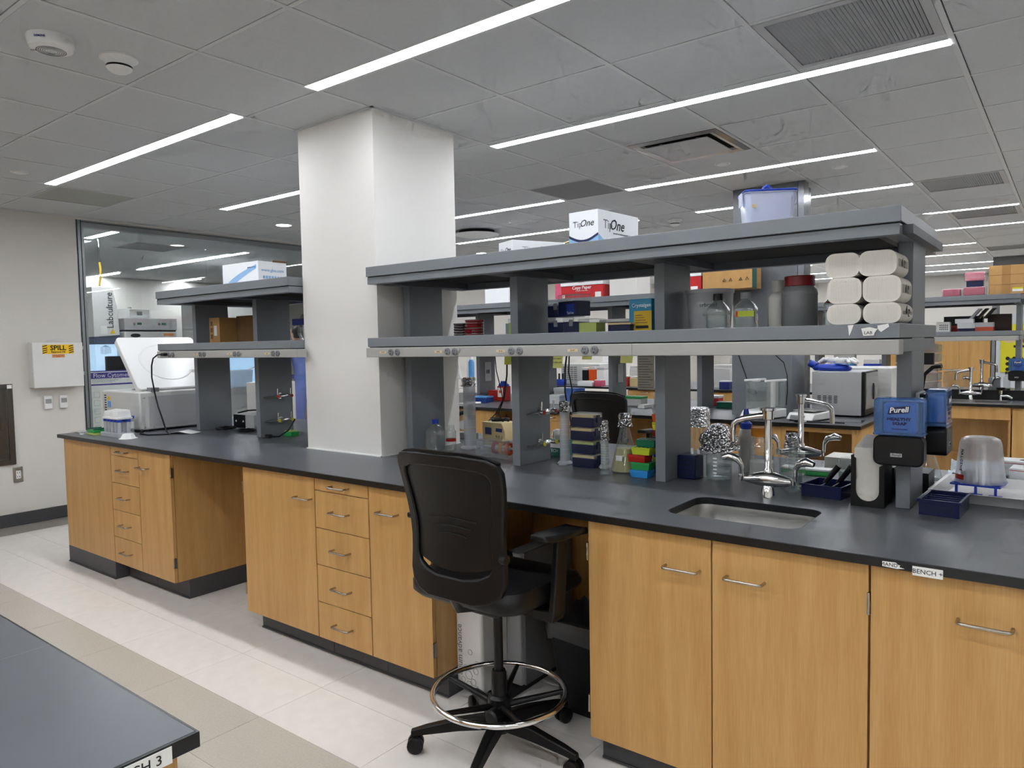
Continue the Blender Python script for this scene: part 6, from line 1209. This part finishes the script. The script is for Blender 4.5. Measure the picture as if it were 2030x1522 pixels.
obj('leg', MB().tube([(.28, 0, 0), (.28, 0, 1.03)], .012, 8).tube([(-.3, 0, 0), (-.3, 0, .9)], .012, 8).tube([(.15, 0, 0), (.15, 0, .9)], .012, 8), WHITE, t)
bottle('blue wash bottle standing on the white wire rack', (-.63, 5.2, 1.0455), .04, .28, .02, .05, LBLUE, WHITE, .08, name='wash_bottle')
# far wood cabinets, poster, soffit
t = thing('tall_cabinet', 'pair of tall wood cabinet doors beyond the third bench', 'cabinet', (4.47, 9.3, 0)); obj('carcass', MB().box(-.9, .33, .021, .5, 0, 1.52), WOOD, t)
for a, b_ in ((-.9, -.47), (-.468, -.022), (-.02, .33)): obj('door', MB().box(a, b_, 0, .02, .1, 1.52), WOOD, t, bev=.001)
t = thing('grey_partition', 'grey partition edge right of the tall wood cabinets', 'partition', (4.86, 9.3, 0)); obj('panel', MB().box(-.05, .0, 0, .5, 0, 2.2), GREY, t)
t = thing('poster', 'yellow poster with cartoon faces and round icons behind the far bench', 'poster', (5.15, 9.28, 1.2)); obj('sheet', MB().box(-.24, .3, 0, .004, -.2, .42), POSTY, t)
for i in range(4):
    for j in range(3): obj('icon', MB().prism([(-.16+.07*i+.024*math.cos(2*PI*k/12), -.02-.07*j+.024*math.sin(2*PI*k/12)) for k in range(12)], -.001, 0, 'y'), INK, t)
obj('picture', MB().prism([(-.14+.09*math.cos(2*PI*k/14), .24+.06*math.sin(2*PI*k/14)) for k in range(14)], -.001, 0, 'y'), CREAM, t); obj('picture', MB().prism([(.05+.06*math.cos(2*PI*k/14), .22+.07*math.sin(2*PI*k/14)) for k in range(14)], -.001, 0, 'y'), KRAFTD, t); obj('headline', MB().box(-.1, .1, -.001, 0, .12, .15), INK, t)
solo('poster_board', 'grey board standing behind the yellow poster', 'board', MB().box(-.3, .6, 0, .03, 0, 1.75), mat('pale board', 'c9cdd2', .6), (5.15, 9.30, 0))
struct('trim_2', MB().box(4.64, 9.1, 11.6, 11.9, CZ-.22, CZ), mat('soffit grey', '77797c', .5), 'grey metal soffit below the far ceiling')
# ================================================================ adjoining culture room seen through the glazing
t = thing('biosafety_cabinet', 'white biosafety cabinet lettered Labculture behind the glass', 'hood', (-3.1, 1.40, 0))
obj('upper_hood', MB().prism([(0, 1.64), (.27, 1.66), (.255, 1.95), (.21, 2.18), (0, 2.18)], -.75, .4, 'x'), WHITEG, t, bev=.004); obj('blue_sash_band', MB().box(-.75, .395, .0, .27, 1.56, 1.64), mat('hood blue', '2b3f66', .4), t); obj('lit_interior', MB().box(-.75, .38, .02, .24, 1.1, 1.56), HOODGLOW, t); obj('stand', MB().box(-.75, .39, 0, .25, 0, 1.05), OFFW, t)
txt(t, 'Labculture', .10, INK, (.4015, .175, 1.93), (PI/2, -PI/2, PI/2), name='lettering', sx=.92); obj('warning_triangle', MB().prism([(.165, 1.675), (.225, 1.675), (.195, 1.73)], .4005, .4012, 'x'), HAZY, t); obj('data_label', MB().box(.4003, .401, .07, .14, 1.67, 1.76), PAPER, t)
obj('shelf_bag', MB().lathe([(0, 0), (.05, .01), (.05, .08), (0, .1)], (.43, .1, 1.45), 10, jit=.08), CLEARP, t, smooth=30)
t = thing('monitor', 'black computer monitor behind the glass', 'monitor', (-2.5, 1.42, 1.24)); obj('panel', MB().box(-.02, .02, 0, .30, 0, .19), BLACK, t, bev=.005); obj('stand', MB().box(-.02, .02, .12, .18, -.325, 0).box(-.07, .07, .06, .24, -.335, -.325), BLACK, t)
t = thing('side_table', 'white table carrying the monitor behind the glass', 'table', (-2.5, 1.55, 0)); obj('top', MB().box(-.18, .2, -.25, .25, .87, .9), WHITE, t)
for _x in (-.15, .17):
    for _y in (-.22, .22): obj('leg', MB().box(_x-.015, _x+.015, _y-.015, _y+.015, 0, .87), MGREY, t)
t = thing('poster', 'purple and white Flow Cytometry poster standing behind the glass', 'poster', (-1.66, 1.10, .70)); obj('board', MB().box(-.006, 0, -.20, .30, 0, .60), PURPLE, t); obj('title_panel', MB().box(0, .001, -.185, .29, .475, .59), PAPER, t); obj('title_band', MB().box(.001, .002, -.18, .285, .525, .582), PURPLE, t); txt(t, 'Flow Cytometry', .058, INKW, (.0025, .03, .553), SIDE, sx=.98); obj('body_panel', MB().box(0, .001, -.185, .29, .02, .46), PAPER, t)
for k in range(4): obj('print_line', MB().box(.001, .0016, -.17, .1-.03*k, .515-.01*k, .518-.01*k), MGREY, t)
for k in range(5): obj('print_box', MB().tube([(.0016, -.16, .40-.08*k), (.0016, -.11, .40-.08*k), (.0016, -.11, .35-.08*k), (.0016, -.16, .35-.08*k)], .0012, 4, True), MGREY, t)
t = thing('incubator', 'double-stacked grey incubator with control panels behind the glass', 'incubator', (-3.0, 2.02, 0)); obj('lower_unit', MB().box(-.35, .3, -.3, .3, .1, 1.70), OFFW, t, bev=.01); obj('control_head', MB().box(-.35, .305, -.3, .3, 1.715, 1.85), LGREY, t, bev=.006); obj('foot', MB().box(-.3, .28, -.28, .28, 0, .1), BLACK, t); obj('gap', MB().box(-.33, .29, -.29, .29, 1.70, 1.715), DARKGAP, t)
for y in (-.16, .12): obj('display', MB().box(.305, .3062, y, y+.05, 1.775, 1.80), DGREEN, t); obj('knob', MB().cyl((.305, y-.03, 1.785), .014, .01, 12, 'x'), MGREY, t)
obj('badge', MB().prism([(-.18+.055*math.cos(2*PI*k/16), 1.655+.022*math.sin(2*PI*k/16)) for k in range(16)], .3, .3012, 'x'), INK, t); obj('orange_label', MB().box(.3003, .3012, .14, .26, 1.65, 1.68), ORLAB, t)
t = thing('gas_module', 'small steel-fronted white module on top of the incubator', 'instrument', (-2.9, 1.93, 1.851)); obj('case', MB().box(-.1, .1, -.14, .14, 0, .11), WHITE, t, bev=.006); obj('face', MB().box(.1002, .103, -.1, .12, .01, .1), CHROME, t, bev=.002); obj('dial', MB().box(.1032, .106, -.02, .04, .035, .075), MGREY, t); obj('fitting', MB().cyl((0, -.05, .11), .02, .02, 10), CHROME, t, smooth=40)
t = thing('gas_hose', 'yellow gas hose with chrome fitting hanging from the ceiling behind glass', 'hose', (-2.7, 1.48, 2.19)); obj('hose', MB().tube([(0, 0, 0), (.0, .015, .1), (0, .02, .18), (0, .012, .26)], .012, 8), mat('yellow hose', 'b79a2c', .5), t, smooth=60); obj('fitting', MB().tube([(0, .012, .26), (0, .01, .33), (0, .01, .50)], [.016, .01, .012], 8), CHROME, t, smooth=60)
for k, (x0, x1, y, lb) in enumerate(((-5.5, -2.66, 3.2, 'long linear light behind the glass wall'), (-7+.1, -6.2, 3.2, 'linear light at the far side of the culture room'), (-6.9, -6.3, 4.6, 'shorter linear light deep in the culture room'), (-2.75, -2.1, 1.36, 'small linear light at the glass frame edge'))):
    t = thing('linear_light', lb, 'ceiling light', ((x0+x1)/2, y+.04, CZ), 0, 'culture room lights'); h = (x1-x0)/2; obj('diffuser', MB().box(-h, h, -.04, .04, -.002, .006), LAMP2, t); obj('trim_frame', MB().box(-h-.004, h+.004, -.046, -.04, -.003, .006).box(-h-.004, h+.004, .04, .046, -.003, .006), WHITE, t)
t = thing('perforated_panel', 'dark perforated ceiling panel behind the glass', 'air vent', (-3.0, 2.2, CZ)); obj('frame', MB().box(-.31, .31, -.31, -.29, -.002, .006).box(-.31, .31, .29, .31, -.002, .006).box(-.31, -.29, -.29, .29, -.002, .006).box(.29, .31, -.29, .29, -.002, .006), LGREY, t); obj('perforated_sheet', MB().box(-.29, .29, -.29, .29, 0, .006), mat('dark perforated metal'), t)
t = thing('lit_hood', 'lit blue biosafety hood working area behind the left shelf', 'hood', (-3.7, 3.6, 0)); obj('lit_back', MB().box(-.35, -.33, -.5, .7, .95, 1.5), HOODGLOW, t); obj('work_surface', MB().box(-.33, .2, -.5, .7, .9, .95), OFFW, t); obj('upper_case', MB().box(-.35, .25, -.5, .7, 1.5, 2.15), OFFW, t, bev=.005); obj('stand', MB().box(-.33, .18, -.48, .68, 0, .9), OFFW, t)
t = thing('waste_tub', 'frosted white tub in the lit hood behind the left shelf', 'tub', (-3.55, 3.63, .9505)); obj('tub', MB().hexa([(-.1, -.13, 0), (.1, -.13, 0), (.1, .13, 0), (-.1, .13, 0)], [(-.11, -.15, .24), (.11, -.15, .24), (.11, .15, .24), (-.11, .15, .24)]), FROST, t, bev=.006); obj('handle', MB().tube([(.05, .1, .24), (.1, .2, .28)], .01, 8), WHITE, t)
# person in a blue gown working at the hood, mostly hidden by the column
p = thing('person', 'person in a light blue gown bending over the hood beside the column', 'person', (-2.55, 4.0, 0), PI*.5)
def skinned(name, joints, edges, matl, parent, root=0, sub=2):
    me = bpy.data.meshes.new(name); me.from_pydata([j[:3] for j in joints], edges, []); o = bpy.data.objects.new(name, me); COL.objects.link(o); o.parent = parent
    md = o.modifiers.new('skin', 'SKIN'); o.modifiers.new('sub', 'SUBSURF').levels = sub; o.modifiers['sub'].render_levels = sub
    if not me.skin_vertices: 
        bm = bmesh.new(); bm.from_mesh(me); bm.verts.layers.skin.verify(); bm.to_mesh(me); bm.free()
    for i, sv in enumerate(me.skin_vertices[0].data): sv.radius = (joints[i][3], joints[i][4] if len(joints[i]) > 4 else joints[i][3]); sv.use_root = (i == root)
    me.materials.append(matl); me.polygons.foreach_set('use_smooth', [True]*len(me.polygons))
    dg = bpy.context.evaluated_depsgraph_get(); m2 = bpy.data.meshes.new_from_object(o.evaluated_get(dg)); o.modifiers.clear(); o.data = m2
    if not m2.materials: m2.materials.append(matl)
    m2.polygons.foreach_set('use_smooth', [True]*len(m2.polygons)); return o
# local frame: +Y is the way the person faces
J = [(0, 0, .95, .15, .12), (0, .02, 1.12, .15, .11), (0, .05, 1.30, .17, .11), (0, .08, 1.44, .10, .08), (0, .11, 1.52, .055), (0, .15, 1.60, .06),
     (.19, .08, 1.41, .065), (.24, .16, 1.17, .055), (.20, .40, 1.08, .042), (.19, .46, 1.08, .034),
     (-.19, .08, 1.41, .065), (-.24, .16, 1.17, .055), (-.2, .40, 1.08, .042), (-.19, .46, 1.08, .034),
     (.10, -.01, .88, .10), (.11, .03, .50, .07), (.11, 0, .10, .05), (.11, .10, .04, .04), (-.10, -.01, .88, .10), (-.11, .03, .50, .07), (-.11, 0, .10, .05), (-.11, .10, .04, .04)]
E_ = [(0, 1), (1, 2), (2, 3), (3, 4), (4, 5), (2, 6), (6, 7), (7, 8), (8, 9), (2, 10), (10, 11), (11, 12), (12, 13), (0, 14), (14, 15), (15, 16), (16, 17), (0, 18), (18, 19), (19, 20), (20, 21)]
skinned('body', J, E_, SCRUB, p)
obj('head', MB().lathe([(0, 0), (.045, .01), (.06, .05), (.072, .11), (.078, .15), (.074, .19), (.05, .225), (0, .235)], (0, .16, 1.55), 20, sy=1.2), SKIN, p, smooth=60)
obj('face', MB().lathe([(0, .02), (.012, .0), (.014, -.02), (0, -.022)], (0, .262, 1.655), 8).lathe([(0, .006), (.011, 0), (0, -.006)], (.03, .245, 1.68), 8).lathe([(0, .006), (.011, 0), (0, -.006)], (-.03, .245, 1.68), 8).box(-.022, .022, .238, .25, 1.605, 1.612), SKIN, p, smooth=60)
for s in (-1, 1): obj('ear', MB().lathe([(0, -.03), (.012, -.02), (.014, 0), (.01, .025), (0, .03)], (s*.078, .15, 1.66), 8, sx=.6, sy=1.2), SKIN, p, smooth=60)
obj('hair', MB().lathe([(.062, .0), (.082, .05), (.086, .1), (.08, .14), (.055, .175), (0, .185)], (0, .135, 1.615), 18, sy=1.15), HAIR, p, smooth=60)
for s in (-1, 1):
    H = [(0, 0, 0, .022), (0, .04, 0, .03), (0, .08, -.005, .028)]; HE = [(0, 1), (1, 2)]
    for k in range(4):
        bx = -.027+.018*k; L_ = (.055, .065, .06, .045)[k]; i0 = len(H); H += [(bx, .095, -.004, .009), (bx*1.1, .095+L_*.6, -.012, .0085), (bx*1.1, .095+L_, -.03, .0075)]; HE += [(2, i0), (i0, i0+1), (i0+1, i0+2)]
    i0 = len(H); H += [(-s*.03, .045, -.005, .011), (-s*.048, .075, -.012, .0095), (-s*.052, .1, -.02, .008)]; HE += [(1, i0), (i0, i0+1), (i0+1, i0+2)]
    hnd = skinned('hand', H, HE, mat('nitrile glove', '5f74c8', .5), p, 1, 1); hnd.location = (s*.19, .47, 1.08)
bpy.context.view_layer.update()
